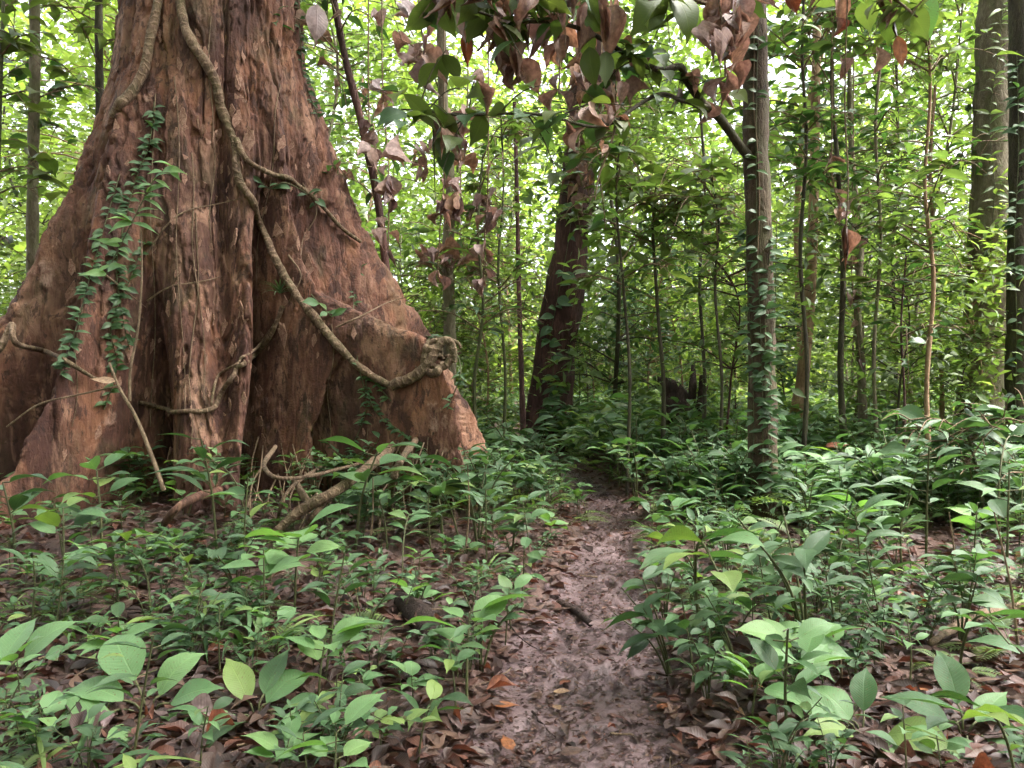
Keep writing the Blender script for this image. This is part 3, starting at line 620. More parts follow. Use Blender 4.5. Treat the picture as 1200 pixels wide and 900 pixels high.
b1, _ = branch(sl_, sp, px([(884, 190, 7.25), (868, 172, 7.20), (845, 140, 7.00), (825, 122, 6.80), (805, 95, 6.70), (797, 78, 6.60), (775, 82, 6.50), (745, 72, 6.40), (720, 55, 6.30), (690, 38, 6.20), (650, 26, 6.00), (600, 25, 5.80), (560, 14, 5.70)]), .045, .010, 'bark_dark', [('big', 'leaf_olive', 39, 0.28, .5, 1, 1.0), ('big', 'leaf_dark', 20, 0.25, .5, 1, .9), ('crisp', 'hang', 16, 0.26, .4, 1, 2.)], 70, 18, 1)
b2, _ = branch(sl_, sp, px([(828, 125, 6.80), (800, 118, 6.60), (775, 110, 6.50), (745, 125, 6.30), (720, 143, 6.10), (690, 148, 6.00), (640, 135, 5.80), (590, 133, 5.70), (540, 135, 5.60), (500, 130, 5.50), (470, 128, 5.50)]), .022, .006, 'bark_dark', [('big', 'leaf_olive', 46, 0.28, .35, 1, 1.0), ('big', 'leaf_blue', 13, 0.28, .4, 1, .7), ('crisp', 'hang', 13, 0.25, .4, 1, 2.)], 60, 18, 2)
b3, _ = branch(sl_, sp, px([(722, 143, 6.10), (714, 175, 6.00), (702, 205, 6.00), (697, 235, 6.00)]), .012, .005, 'twig', [('ellip', 'leaf_dark', 10, .2, .3, 1, .8)], 20, 4, 3)
b4, _ = branch(sl_, sp, px([(884, -30, 7.30), (860, -15, 6.90), (835, 5, 6.50), (800, -5, 6.20), (760, 0, 6.00)]), .03, .008, 'twig', [('big', 'leaf_olive', 10, 0.30, .4, 1, .9)], 30, 4, 4)
b5, _ = branch(sl_, sp, px([(886, -50, 7.30), (930, -25, 6.90), (985, -10, 6.40), (1040, -4, 6.00), (1075, 20, 5.80)]), .03, .007, 'twig', [('big', 'leaf_olive', 23, 0.31, .2, 1, .9), ('ellip', 'leaf_mid', 30, .22, .2, 1, .6), ('crisp', 'hang', 6, 0.20, .2, 1, 2)], 40, 14, 5)
b6, _ = branch(sl_, sp, px([(884, -90, 7.30), (800, -55, 6.60), (720, -35, 6.10), (640, -22, 5.80), (560, -18, 5.60), (500, -6, 5.40)]), .035, .008, 'twig', [('big', 'leaf_olive', 57, 0.31, .2, 1, 1.2), ('big', 'leaf_dark', 23, 0.28, .2, 1, 1.1), ('crisp', 'hang', 27, 0.30, .2, 1, 2)], 50, 20, 6)
for q, (x_, y_, l_, a_, kd, mm) in enumerate([(545, 38, 0.27, 0, 'dead', 'dead_russet'), (525, 5, 0.40, .5, 'big', 'leaf_olive'), (572, 0, 0.40, .1, 'crisp', 'hang'), (585, 10, 0.36, -.3, 'dead', 'hang'), (622, 5, 0.44, .0, 'crisp', 'hang'), (634, -5, 0.48, .25, 'crisp', 'hang'),
        (618, 50, 0.40, -.2, 'crisp', 'hang'), (655, 40, 0.28, .1, 'dead', 'hang'), (660, -10, 0.48, -.1, 'crisp', 'dead_dark brown'), (690, 0, 0.44, 0, 'crisp', 'hang'), (702, -5, 0.48, .2, 'crisp', 'hang'), (722, 5, 0.48, 0, 'dead', 'hang'), (728, 95, 0.22, 0, 'dead', 'hang'),
        (690, 55, 0.36, .1, 'big', 'leaf_olive'), (710, 60, 0.32, -.1, 'big', 'leaf_olive'), (770, -10, 0.48, -.3, 'big', 'leaf_olive'), (785, -10, 0.48, .3, 'big', 'leaf_olive'), (500, 0, 0.32, -.2, 'dead', 'hang'), (372, 5, 0.34, .0, 'flat', 'dead_purplish grey')]):
    hang_leaf(b6, sp, x_, y_, 6.2, l_, kd, mm, a_, q)
for q, (x_, y_, l_, a_, kd, mm) in enumerate([(820, -5, 0.40, .9, 'dead', 'hang'), (835, 0, 0.40, 1.1, 'crisp', 'hang'), (825, 20, 0.38, -.2, 'crisp', 'hang'), (845, 18, 0.40, .1, 'dead', 'hang'), (858, 15, 0.44, .15, 'crisp', 'hang'), (866, 25, 0.40, -.1, 'crisp', 'hang'), (850, 45, 0.36, .3, 'crisp', 'hang'), (915, -15, 0.30, .7, 'dead', 'dead_russet'), (935, -12, 0.32, .4, 'crisp', 'hang'), (870, 0, 0.34, 1.2, 'dead', 'hang')]):
    hang_leaf(b4, sp, x_, y_, 6.6, l_, kd, mm, a_, 40 + q)
for q, (x_, y_, l_, a_, kd, mm) in enumerate([(1052, 42, 0.27, .25, 'flat', 'dead_orange'), (1048, 22, 0.18, .6, 'crisp', 'dead_dark brown'), (1027, 55, 0.24, 0, 'dead', 'hang'), (985, -10, 0.32, 0, 'dead', 'hang'), (978, 20, 0.20, -.1, 'crisp', 'dead_russet'), (1070, -12, 0.44, .4, 'big', 'leaf_pale'), (985, 70, 0.24, -.1, 'crisp', 'hang'), (991, 262, 0.40, .06, 'crisp', 'dead_dark brown'), (992, 268, 0.29, -.1, 'crisp', 'hang')]):
    hang_leaf(b5, sp, x_, y_, 6.1, l_, kd, mm, a_, 60 + q)
hv = catmull(A(px([(993, 0, 6.02), (990, 120, 6.00), (994, 210, 6.00), (991, 275, 6.00)])), 30); V, Qq, U = tube(hv - sp, .006, 5); obj('branch', make_mesh('branch', V, [Qq], [M['twig']], U), sl_)

# leaning dark red tree
le, lp = tree_root('leaning_tree', 640, 13.8, 'dark reddish tree leaning over the path end with fluted foot')
to, P, TVl, TQl = trunk_part(le, [(636, 560, 13.8), (641, 500, 13.8), (650, 420, 13.8), (662, 340, 13.7), (672, 260, 13.6), (681, 180, 13.5), (688, 100, 13.4), (694, 20, 13.3), (700, -80, 13.3), (712, -300, 13.3), (720, -500, 13.3)],
    [.62, .42, .37, .34, .30, .28, .27, .26, .25, .22, .17], 'bark_red', 140, 30, .22, 1.6, .55, lp)
LB = bvh(TVl, TQl)
creeper('creeper with broad pale leaves climbing the leaning dark red tree', [(640, 500), (648, 440), (645, 400), (652, 360), (660, 320), (668, 270), (672, 220)], .006, 'broad', 'leaf_blue', 26, .26, 50, .03, LB)
creeper('creeper with dangling dead leaves wrapped on the upper leaning tree', [(676, 230), (682, 180), (686, 130), (690, 60), (695, 0)], .008, 'crisp', 'hang', 46, .42, 51, .05, LB)
creeper('bushy dark-leaved creeper around the foot of the leaning tree', [(620, 520), (640, 500), (655, 480), (650, 450), (642, 470)], .006, 'ellip', 'leaf_dark', 60, .20, 52, .06, LB)
# mossy grey-green trunk and the dark trunk beside it
gr, gp = tree_root('mossy_tree', 1152, 10.8, 'mossy grey-green tree trunk standing beside a dark thin trunk')
to, P, TVg, TQg = trunk_part(gr, [(1146, 600, 10.8), (1148, 500, 10.8), (1152, 420, 10.8), (1158, 330, 10.8), (1162, 240, 10.8), (1165, 150, 10.8), (1168, 60, 10.8), (1172, -60, 10.8), (1178, -400, 10.9)], [.36, .31, .29, .28, .275, .27, .26, .25, .2], 'bark_grey', 120, 24, .12, 2.5, .25, gp)
GB = bvh(TVg, TQg)
creeper('light ferny creeper hanging over the mossy grey-green trunk', [(1160, 300), (1165, 220), (1160, 140), (1170, 60), (1175, 0)], .006, 'narrow', 'leaf_mid', 60, .22, 53, .03, GB, out=.7)
dk, dp = tree_root('dark_tree', 1196, 9.6, 'dark leaf-wrapped trunk next to the mossy grey-green tree')
to, P, TVd, TQd = trunk_part(dk, [(1196, 600, 9.6), (1194, 480, 9.6), (1194, 360, 9.6), (1196, 220, 9.6), (1196, 80, 9.6), (1194, -60, 9.6), (1190, -400, 9.6)], [.17, .15, .14, .135, .13, .13, .1], 'bark_dark', 100, 18, .2, 3, 0, dp)
DB = bvh(TVd, TQd)
creeper('ragged creeper of dangling leaves on the dark trunk', [(1190, 480), (1192, 380), (1190, 280), (1194, 180), (1192, 60)], .006, 'ellip', 'leaf_blue', 70, .17, 54, .02, DB, out=.7)
# broken stump
st_, stp = tree_root('broken_stump', 790, 12.5, 'dark rotten broken stump standing in the undergrowth near the leaning tree', 'stump')
to, P, _, _ = trunk_part(st_, [(800, 560, 12.5), (797, 510, 12.5), (793, 480, 12.5), (787, 462, 12.5), (778, 450, 12.45), (770, 443, 12.4)], [.40, .33, .26, .2, .13, .05], 'deadwood', 40, 16, .5, 4, .5, stp)
for q, (a_, b_) in enumerate([((815, 500, 12.4), (822, 440, 12.3)), ((805, 490, 12.6), (812, 425, 12.6))]):
    V, Qq, U = tube(catmull(px([a_, ((a_[0] + b_[0]) / 2 + 3, (a_[1] + b_[1]) / 2, 12.4), b_]), 14) - stp, np.linspace(.10, .03, 14), 8, .5, 6); obj('splinter', make_mesh('splinter', V, [Qq], [M['deadwood']], U), st_)

# thin trunks and saplings: (pixel line), radius, bark, label, [branch specs]
def sapling(label, line, d, r0, r1, mat, sprays, seed, group=None, name='sapling'):
    """sprays: (t along trunk, dx, dy, dz reach in metres, [(kind, mat, n, size)])"""
    rs = random.Random(seed); e, p0 = tree_root(name, line[0][0], d, label, 'sapling', group)
    to, P, V, Qq = trunk_part(e, [(a, b, d + (c[0] if c else 0)) for a, b, *c in line], [r0, (r0 + r1) / 2, r1], mat, 60, 9, .2, 5, 0, p0)
    for q, (t, dx, dy, dz, lv) in enumerate(sprays):
        i = int(t * 59); a = P[i]; b = a + A([dx, dy, dz]); mid_ = (a + b) / 2 + A([0, 0, .12 * np.linalg.norm(b - a)])
        branch(e, p0, [a, mid_, b], .012, .004, 'twig', [(k_, m_, n_, s_, .2, 1, .55) for k_, m_, n_, s_ in lv], 16, 4, seed * 10 + q, 5)
    return e
def sprays(n, seed, reach, lv, t0=.4, t1=1.0):
    rs = random.Random(seed); o = []
    for q in range(n):
        a = rs.uniform(0, 6.28); l = reach * rs.uniform(.6, 1.2); o.append((rs.uniform(t0, t1), math.cos(a) * l, math.sin(a) * l, rs.uniform(-.1, .45) * l, lv))
    return o
sapling('thin grey sapling with hanging oval leaves beyond the outer buttress', [(40, 420), (38, 300), (39, 180), (41, 60), (40, -80), (44, -220)], 9.5, .075, .05, 'bark_grey', sprays(11, 1, .9, [('broad', 'leaf_dark', 9, .26)], .45, 1), 101)
sapling('thin dark sapling with drooping leaves tight beside the huge trunk', [(117, 400), (118, 280), (117, 150), (116, 40), (115, -80)], 10.2, .06, .045, 'bark_dark', sprays(11, 2, .8, [('ellip', 'leaf_olive', 9, .28)], .5, 1), 102)
sapling('dark red leaning pole of a sapling between the huge trunk and the path', [(470, 520), (458, 380), (445, 250), (425, 150), (405, 70), (388, -20), (370, -140)], 8.9, .055, .035, 'bark_red', sprays(10, 3, .8, [('narrow', 'leaf_blue', 8, .30), ('crisp', 'hang', 2, .3)], .35, .95), 103)
sapling('thin straight reddish sapling next to the leaning tree', [(614, 540), (611, 440), (608, 340), (606, 240), (603, 120)], 12.5, .05, .03, 'bark_red', sprays(6, 4, .8, [('ellip', 'leaf_mid', 10, .22)], .5, 1), 104)
sapling('mossy sapling stub wrapped in dead leaves by the huge trunk', [(528, 530), (527, 440), (527, 370), (524, 300), (528, 220), (520, 140), (515, -60)], 10.5, .10, .06, 'bark_grey', sprays(10, 5, .7, [('crisp', 'hang', 6, .36), ('narrow', 'leaf_mid', 6, .28)], .45, 1), 105)
sapling('big-leaved olive sapling spreading between the leaning tree and the slender tree', [(775, 560), (778, 460), (772, 380), (768, 320), (765, 260), (770, 220)], 9.6, .03, .014, 'bark_dark', sprays(15, 6, 1.0, [('obov', 'leaf_olive', 8, .30), ('obov', 'leaf_mid', 3, .28)], .62, 1), 106)
sapling('leafy sapling with dark oval leaves above the slender tree creepers', [(990, 540), (985, 430), (988, 320), (982, 200), (975, 100), (978, 0)], 10.0, .045, .02, 'bark_dark', sprays(17, 7, .9, [('ellip', 'leaf_dark', 10, .24)], .55, 1), 107)
sapling('tan smooth-barked sapling leaning in the undergrowth past the slender tree', [(925, 520), (938, 460), (945, 400), (950, 330), (953, 260), (955, 170), (957, 60), (960, -160)], 11.5, .10, .06, 'bark_tan', sprays(5, 8, .8, [('ellip', 'leaf_mid', 9, .24)], .7, 1), 108)
sapling('mossy multi-branched sapling carrying a dangling dead leaf', [(1012, 540), (1010, 450), (1005, 360), (1008, 280), (998, 180), (995, 60)], 10.6, .065, .03, 'bark_grey', sprays(13, 9, 1.0, [('ellip', 'leaf_mid', 9, .24), ('ellip', 'leaf_dark', 5, .24)], .5, 1), 109)
sapling('bent thin sapling rising among bright leaves near the mossy tree', [(1102, 540), (1104, 460), (1100, 380), (1096, 300), (1090, 200), (1096, 100)], 11.0, .035, .02, 'bark_tan', sprays(15, 10, 1.1, [('narrow', 'leaf_dark', 9, .28)], .5, 1), 110)
sapling('low broad-leaved sapling in front of the mossy tree', [(1155, 640), (1150, 580), (1140, 530), (1130, 500)], 6.9, .02, .01, 'stem', sprays(15, 11, .55, [('narrow', 'leaf_blue', 7, .30), ('broad', 'leaf_blue', 2, .26)], .45, 1), 111)
sapling('thin crooked sapling with narrow leaves beside the big-leaved olive sapling', [(822, 560), (826, 450), (820, 330), (826, 220), (820, 120)], 11.0, .03, .018, 'bark_dark', sprays(11, 12, .8, [('narrow', 'leaf_mid', 10, .24)], .45, 1), 112)
sapling('slim sapling with pale sprays beside the path-side buttress', [(560, 540), (556, 450), (566, 360), (560, 270), (566, 180)], 9.8, .025, .014, 'stem', sprays(15, 13, .8, [('ellip', 'leaf_mid', 8, .22), ('narrow', 'leaf_blue', 3, .3)], .35, 1), 113)
sapling('slim dark sapling with sparse leaves in the gap by the tan sapling', [(1048, 540), (1050, 420), (1046, 300), (1052, 180), (1050, 60)], 12.5, .035, .02, 'bark_dark', sprays(10, 14, .9, [('ellip', 'leaf_mid', 9, .24)], .45, 1), 114)
sapling('reddish thin sapling standing under the red hanging leaf', [(1058, 560), (1060, 470), (1056, 380), (1062, 300)], 9.0, .018, .01, 'bark_red', sprays(8, 15, .6, [('ellip', 'leaf_dark', 7, .2)], .5, 1), 115)
sapling('slim sapling with big soft leaves beside the thin grey sapling', [(-20, 520), (-10, 380), (-4, 250), (0, 120), (4, 0)], 8.6, .03, .018, 'stem', sprays(13, 16, .7, [('broad', 'leaf_olive', 6, .3), ('ellip', 'leaf_mid', 5, .26)], .4, 1), 116)

sapling('large-leaved sapling screening the upper leaning tree', [(735, 560), (738, 440), (730, 330), (722, 230), (728, 150)], 9.0, .022, .012, 'bark_dark', sprays(15, 21, .8, [('obov', 'leaf_olive', 7, .30), ('obov', 'leaf_mid', 5, .28)], .5, 1), 121)
sapling('dense large-leaved sapling arching beside the slender tree', [(842, 570), (846, 450), (838, 340), (842, 260), (832, 200)], 9.2, .022, .012, 'bark_dark', sprays(12, 22, .7, [('obov', 'leaf_mid', 8, .28)], .55, 1), 122)
sapling('tall sapling with layered oval leaf sprays past the slender tree', [(940, 560), (946, 430), (938, 300), (945, 170), (940, 60), (945, -60)], 9.0, .03, .014, 'bark_dark', sprays(20, 23, .8, [('ellip', 'leaf_dark', 7, .26), ('ellip', 'leaf_mid', 4, .26)], .5, 1), 123)
sapling('broad-leaved sapling drooping before the mossy tree', [(1090, 570), (1086, 450), (1094, 330), (1084, 220), (1090, 110), (1086, 0)], 8.8, .03, .014, 'bark_tan', sprays(20, 24, .8, [('ellip', 'leaf_mid', 6, .28), ('narrow', 'leaf_olive', 5, .32)], .45, 1), 124)
sapling('pale-sprayed sapling filling the gap behind the withered vines', [(588, 560), (592, 440), (584, 320), (590, 220), (586, 120)], 10.5, .024, .012, 'stem', sprays(16, 25, .8, [('obov', 'leaf_mid', 7, .28), ('narrow', 'leaf_olive', 4, .30)], .45, 1), 125)
sapling('tall sapling with drooping narrow sprays behind the hanging orange leaf', [(1030, 560), (1024, 420), (1032, 280), (1026, 150), (1034, 40), (1030, -60)], 9.6, .026, .014, 'bark_grey', sprays(18, 26, .8, [('narrow', 'leaf_dark', 7, .30), ('narrow', 'leaf_mid', 4, .28)], .5, 1), 126)
# vines strung with withered leaves
def strand(lab, x0, y0, x1, y1, d, n, size, mats=('hang',), seed=0):
    rs = random.Random(seed); P = catmull(A([at(x0, -120, d), at(x0, y0, d), at((x0 + x1) / 2 + rs.uniform(-6, 6), (y0 + y1) / 2, d - .1), at(x1, y1, d - .15)]), 60); o = P[0].copy()
    e = empty('withered_vine', o); tag(e, lab, 'vine'); V, Qq, U = tube(P - o, .008, 5, .2, 9); obj('stem', make_mesh('stem', V, [Qq], [M['twig']], U), e)
    i0 = int(np.argmin(np.abs(P[:, 2] - at(0, y0, d)[2])))
    for q in range(n):
        i_ = rs.randrange(min(i0, 55), 60); a = rs.uniform(0, 6.28); dd = A([math.cos(a) * rs.uniform(.1, .8), math.sin(a) * .5, -rs.uniform(.4, 1.4)])
        obj('leaf', leaf_mesh(rs.choice(('crisp', 'crisp', 'dead')), rs.randrange(4), rs.choice(mats)), e, mat4(frame(dd, A([rs.gauss(0, 1), -1, .3])), P[i_] - o, size * rs.uniform(.5, 1.25)))
WD = ('hang', 'hang', 'hang', 'dead_purplish grey')
for q, (x0, y0, x1, y1, d, n, sz, w_) in enumerate([(448, 90, 455, 300, 8.2, 20, .28, 'next to the dark red leaning pole'), (432, 120, 440, 175, 7.6, 8, .26, 'by the edge of the huge trunk'), (520, 190, 512, 330, 9.0, 18, .26, 'wrapping the mossy sapling stub'), (548, 110, 540, 250, 7.8, 14, .30, 'over the slim pale-sprayed sapling'), (572, 190, 566, 340, 8.6, 24, .26, 'dense with leaves before the reddish sapling'),
        (612, -10, 606, 90, 6.4, 12, .36, 'dangling from the overhanging branch tip'), (650, -10, 655, 110, 6.8, 14, .34, 'in front of the leaning tree crown'), (682, 20, 690, 230, 9.5, 24, .36, 'hugging the leaning dark red tree'), (715, -10, 722, 120, 6.8, 12, .34, 'beside the forked overhanging branch'), (705, 60, 700, 180, 8.5, 14, .3, 'behind the forked overhanging branch'), (842, -10, 850, 90, 6.3, 16, .30, 'bunched against the slender tree'), (866, -10, 862, 60, 6.3, 9, .34, 'tight on the slender tree trunk'), (975, 150, 985, 250, 8.8, 8, .24, 'on the dark oval-leaved sapling'), (1000, 220, 1008, 420, 10.2, 12, .26, 'along the mossy multi-branched sapling'), (490, -10, 500, 70, 6.4, 8, .36, 'at the far tip of the overhanging branch'), (575, -20, 580, 50, 6.2, 12, .38, 'under the topmost overhanging branch')]):
    strand('vine strung with withered brown leaves ' + w_, x0, y0, x1, y1, d, int(n * .95), sz * .88, WD, 500 + q)

# ------------------------------------------------------------------ background trees: prototypes copied
def crown_proto(seed, H, rad, t0, nb, nl, leafL, kind):
    rs = np.random.RandomState(seed)
    P = catmull(A([[0, 0, -.3], [rs.normal(0, .3), rs.normal(0, .3), H * .35], [rs.normal(0, .6), rs.normal(0, .6), H * .7], [rs.normal(0, 1.), rs.normal(0, 1.), H]]), 30)
    parts = [tube(P, np.linspace(H * .0055, H * .0015, 30), 6, .15, 3)]; PP = []; DD = []
    for b in range(nb):
        t = t0 + (1 - t0) * rs.rand() ** .9; a = P[int(t * 29)]; an = rs.uniform(0, 6.28); l = rad * (1.15 - .8 * abs(t - (t0 + 1) / 2) * 2 * .8) * rs.uniform(.5, 1.15)
        e = a + A([math.cos(an) * l, math.sin(an) * l, l * rs.uniform(-.15, .45)]); B = catmull(A([a, (a + e) / 2 + A([0, 0, .12 * l]), e]), 8)
        parts.append(tube(B, np.linspace(.016, .005, 8), 4))
        q = rs.uniform(.25, 1, nl); I = (q * 6.99).astype(int); f = (q * 6.99 - I)[:, None]; pos = B[I] * (1 - f) + B[I + 1] * f + rs.normal(0, .10 + .05 * rad, (nl, 3))
        d = np.stack([rs.normal(0, 1, nl), rs.normal(0, 1, nl), rs.normal(-.35, .45, nl)], 1) + (e - a)[None] / (l + .01) * .6; PP.append(pos); DD.append(d)
    PP = np.concatenate(PP); DD = np.concatenate(DD); N = len(PP)
    up = A([0, 0, 1]) + rs.normal(0, .35, (N, 3)); V, Qq, U = scatter(CROWNLO[kind], frames(DD, up, rs.normal(0, .3, N)), PP, leafL * rs.uniform(.55, 1.25, N), rs)
    return join(parts), (V, Qq, U)
PROTO = []
CROWNLO = {'ellip': [leaf_geo(1, .46, n=3, cols=2, fold=.3, droop=d) for d in (.4, .9)], 'narrow': [leaf_geo(1, .34, n=3, cols=2, fold=.3, droop=d) for d in (.5, 1.)], 'broad': [leaf_geo(1, .62, n=3, cols=2, fold=.25, droop=d) for d in (.4, .8)]}
for q, (H, rad, t0, nb, nl, ll, kd) in enumerate([(9, 1.8, .15, 62, 30, .25, 'ellip'), (12, 2.3, .20, 76, 32, .28, 'ellip'), (7, 1.6, .06, 52, 28, .24, 'narrow'), (14, 2.7, .25, 84, 34, .30, 'broad'), (5, 1.4, .05, 42, 26, .23, 'ellip'), (10, 2.5, .08, 80, 30, .29, 'narrow')]):
    tr, cr = crown_proto(200 + q, H, rad, t0, nb, nl, ll, kd); PROTO.append((tr, cr, {}))
def bg_tree(q, x, y, sc, rz, lm, bm, label, group):
    tr, cr, cache = PROTO[q]
    if lm not in cache: cache[lm] = make_mesh('crown', cr[0], [cr[1]], [M[lm]], cr[2])
    if bm not in cache: cache[bm] = make_mesh('trunk', tr[0], [tr[1]], [M[bm]], tr[2])
    e = empty('forest_tree', (x, y, gz(x, y)), rz, sc); tag(e, label, 'tree', group)
    obj('trunk', cache[bm], e); tag(obj('crown', cache[lm], e), kind='stuff')
rs = random.Random(77); KN = ['slim', 'tall', 'low', 'lofty broad-leaved', 'small', 'narrow-leaved']
placed = []
def sight(x, y):
    q = 600 + x / y * F; return (585 < q < 705 and y < 14.2) or (750 < q < 835 and y < 12.8)
def far_ok(x, y, dmin):
    if sight(x, y): return False
    if any((x - a) ** 2 + (y - b) ** 2 < dmin ** 2 for a, b in placed): return False
    if np.hypot(x - TC[0], y - TC[1]) < 4.4: return False
    return abs(x - path_x(y)) > .9
tries = 0
while len(placed) < 44 and tries < 6000:
    tries += 1; y = rs.uniform(11.5, 17) if len(placed) < 13 else rs.uniform(18, 33); x = rs.uniform(-.78, .78) * y
    if not far_ok(x, y, .9) or (x > .25 * y and y < 22 and rs.random() < .45): continue
    placed.append((x, y)); q = rs.randrange(6)
    if y < 14: q = rs.choice((2, 4, 0))
    side = 'the huge buttressed tree' if x < -.25 * y else ('the leaning tree' if x < .16 * y else 'the mossy and slender trees')
    far = 'close behind' if y < 17 else ('some way behind' if y < 23 else 'far behind')
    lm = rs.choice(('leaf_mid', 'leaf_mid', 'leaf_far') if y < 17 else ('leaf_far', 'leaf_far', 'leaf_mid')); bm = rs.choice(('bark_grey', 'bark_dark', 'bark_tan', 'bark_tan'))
    cw = {'leaf_mid': 'green', 'leaf_far': 'yellow-green', 'leaf_dark': 'dark green'}[lm]; bw = {'bark_grey': 'grey', 'bark_dark': 'dark', 'bark_tan': 'tan', 'bark_red': 'reddish'}[bm]
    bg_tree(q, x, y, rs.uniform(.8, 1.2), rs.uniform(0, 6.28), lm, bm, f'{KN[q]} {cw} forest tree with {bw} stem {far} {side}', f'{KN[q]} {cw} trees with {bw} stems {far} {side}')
rs = random.Random(41); n_ = 0; tries = 0; under = []
def under_tree(q, x, y, sc, rz, lm, bm, label, group):
    tr, cr, cache = PROTO[q]
    if lm not in cache: cache[lm] = make_mesh('crown', cr[0], [cr[1]], [M[lm]], cr[2])
    if bm not in cache: cache[bm] = make_mesh('trunk', tr[0], [tr[1]], [M[bm]], tr[2])
    e = empty('understorey_sapling', (x, y, gz(x, y)), rz, sc); tag(e, label, 'sapling', group); obj('trunk', cache[bm], e); tag(obj('crown', cache[lm], e), kind='stuff')
while n_ < 28 and tries < 6000:
    tries += 1; y = rs.uniform(9.6, 17); x = rs.uniform(-.12 if rs.random() < .85 else -.72, .72) * y
    if abs(x - path_x(y)) < (.55 if y < 12.5 else .25) or np.hypot(x - TC[0], y - TC[1]) < 4.0 or np.hypot(x - lp[0], y - lp[1] + .6) < .8 or np.hypot(x - sp[0], y - sp[1]) < 1: continue
    if any((x - a) ** 2 + (y - b) ** 2 < .5 for a, b in under): continue
    if sight(x, y) or (x > .22 * y and y > 11.5 and rs.random() < .65): continue
    under.append((x, y)); n_ += 1; lm = rs.choice(('leaf_mid', 'leaf_mid', 'leaf_far', 'leaf_far', 'leaf_olive', 'leaf_blue')); q = rs.choice((4, 4, 2)); sc = rs.uniform(.42, .8) * (.8 if q == 2 else 1)
    marks = [('the leaning tree', lp), ('the slender tree', sp), ('the mossy tree', gp), ('the broken stump', stp), ('the huge buttressed tree', TC), ('the tan sapling', at(925, 450, 11.5)), ('the olive sapling', at(775, 450, 9.6)), ('the dark trunk', dp)]
    mk = sorted(marks, key=lambda u: np.hypot(u[1][0] - x, u[1][1] - y))[0]; dist = np.hypot(mk[1][0] - x, mk[1][1] - y); rel = 'close beside' if dist < 1.3 else ('behind' if y > mk[1][1] + .4 else 'in front of')
    cw = {'leaf_mid': 'green', 'leaf_olive': 'olive', 'leaf_far': 'yellow-green', 'leaf_blue': 'dull bluish'}[lm]; hw = 'waist-high' if sc * (5 if q == 4 else 7) < 2.3 else ('head-high' if sc * (5 if q == 4 else 7) < 3.2 else 'tall')
    l = f'{hw} {cw} understorey sapling with {"oval" if q == 4 else "narrow"} leaves {rel} {mk[0]}'
    under_tree(q, x, y, sc, rs.uniform(0, 6.28), lm, rs.choice(('bark_dark', 'bark_tan', 'bark_red')), l, l)
# the wall of leaves far behind
rs = np.random.RandomState(9); N = 140000
y = rs.uniform(30, 48, N); x = rs.uniform(-.85, .85, N) * y; z = rs.uniform(0, 1, N) ** 1.15 * (4 + .62 * y)
cl = fbm(x * .30, y * .30, z * .38, 3); keep = cl > .01 - .34 * (z < 4) - .10 * (z < 8); x, y, z = x[keep], y[keep], z[keep]; N = len(x)
nb = 60000; ab = rs.uniform(math.pi * .98, math.pi * 2.02, nb); rb = rs.uniform(11, 22, nb); xb, yb, zb = rb * np.cos(ab) * 1.1, rb * np.sin(ab) + 2.0, 14 * rs.rand(nb) ** 1.1   # unseen leaf ring round the camera, added to cut light on the foreground
kb = fbm(xb * .3, yb * .3, zb * .38, 2) > -.02; x, y, z = np.concatenate([x, xb[kb]]), np.concatenate([y, yb[kb]]), np.concatenate([z, zb[kb]]); N = len(x)
z = z + ground_h(x, y)
D = np.stack([rs.normal(0, 1, N), rs.normal(0, 1, N), rs.normal(-.3, .5, N)], 1)
V, Qq, U = scatter([leaf_geo(1, .62, n=2, cols=1, fold=.3, droop=.6)], frames(D, A([0, 0, 1]) + rs.normal(0, .4, (N, 3)), rs.normal(0, .3, N)), np.stack([x, y, z], 1), rs.uniform(.34, .70, N), rs)
tag(obj('distant_foliage', make_mesh('distant_foliage', V, [Qq], [M['leaf_far']], U)), 'yellow-green mass of distant rainforest leaves filling the far background, plus unseen leaves added for shade', 'foliage', kind='stuff')
# ================================================================== UNDERGROWTH
def proto_upright(seed, H, nl, L, top=.45):
    rs = random.Random(seed); b = (rs.gauss(0, .10), rs.gauss(0, .10))
    P = catmull(A([[0, 0, -.04], [b[0] * .3 * H, b[1] * .3 * H, H * .5], [b[0] * H, b[1] * H, H]]), 12); lv = []; parts = [tube(P, np.linspace(.0055, .003, 12), 5)]
    for k in range(nl):
        t = 1 - top * (k / nl) ** 1.2; i = min(11, int(t * 11)); a = k * 2.4 + rs.uniform(-.4, .4); el = rs.uniform(-.1, .45)
        d = A([math.cos(a), math.sin(a), el]); p = P[i]; e = p + d * .035; parts.append(tube(np.linspace(p, e, 3), .0022, 4))
        lv.append((rs.randrange(4), mat4(frame(d, (0, 0, 1), rs.gauss(0, .25)), e, L * rs.uniform(.65, 1.2))))
    return join(parts), lv
def proto_arch(seed, H, nl, L):
    rs = random.Random(seed); a0 = rs.uniform(0, 6.28); h = A([math.cos(a0), math.sin(a0), 0])
    P = catmull(A([[0, 0, -.04], h * H * .18 + A([0, 0, H * .6]), h * H * .55 + A([0, 0, H * .95]), h * H * 1.05 + A([0, 0, H * .88])]), 16); lv = []; parts = [tube(P, np.linspace(.006, .0025, 16), 5)]
    sx = np.cross(h, A([0, 0, 1]))
    for k in range(nl):
        t = .35 + .65 * k / (nl - 1); i = min(15, int(t * 15)); s = 1 if k % 2 else -1
        d = sx * s * rs.uniform(.8, 1) + h * .55 + A([0, 0, rs.uniform(-.05, .25)])
        if k == nl - 1: d = h
        lv.append((rs.randrange(4), mat4(frame(d, A([0, 0, 1]) - h * .2, rs.gauss(0, .2)), P[i], L * rs.uniform(.8, 1.15))))
    return join(parts), lv
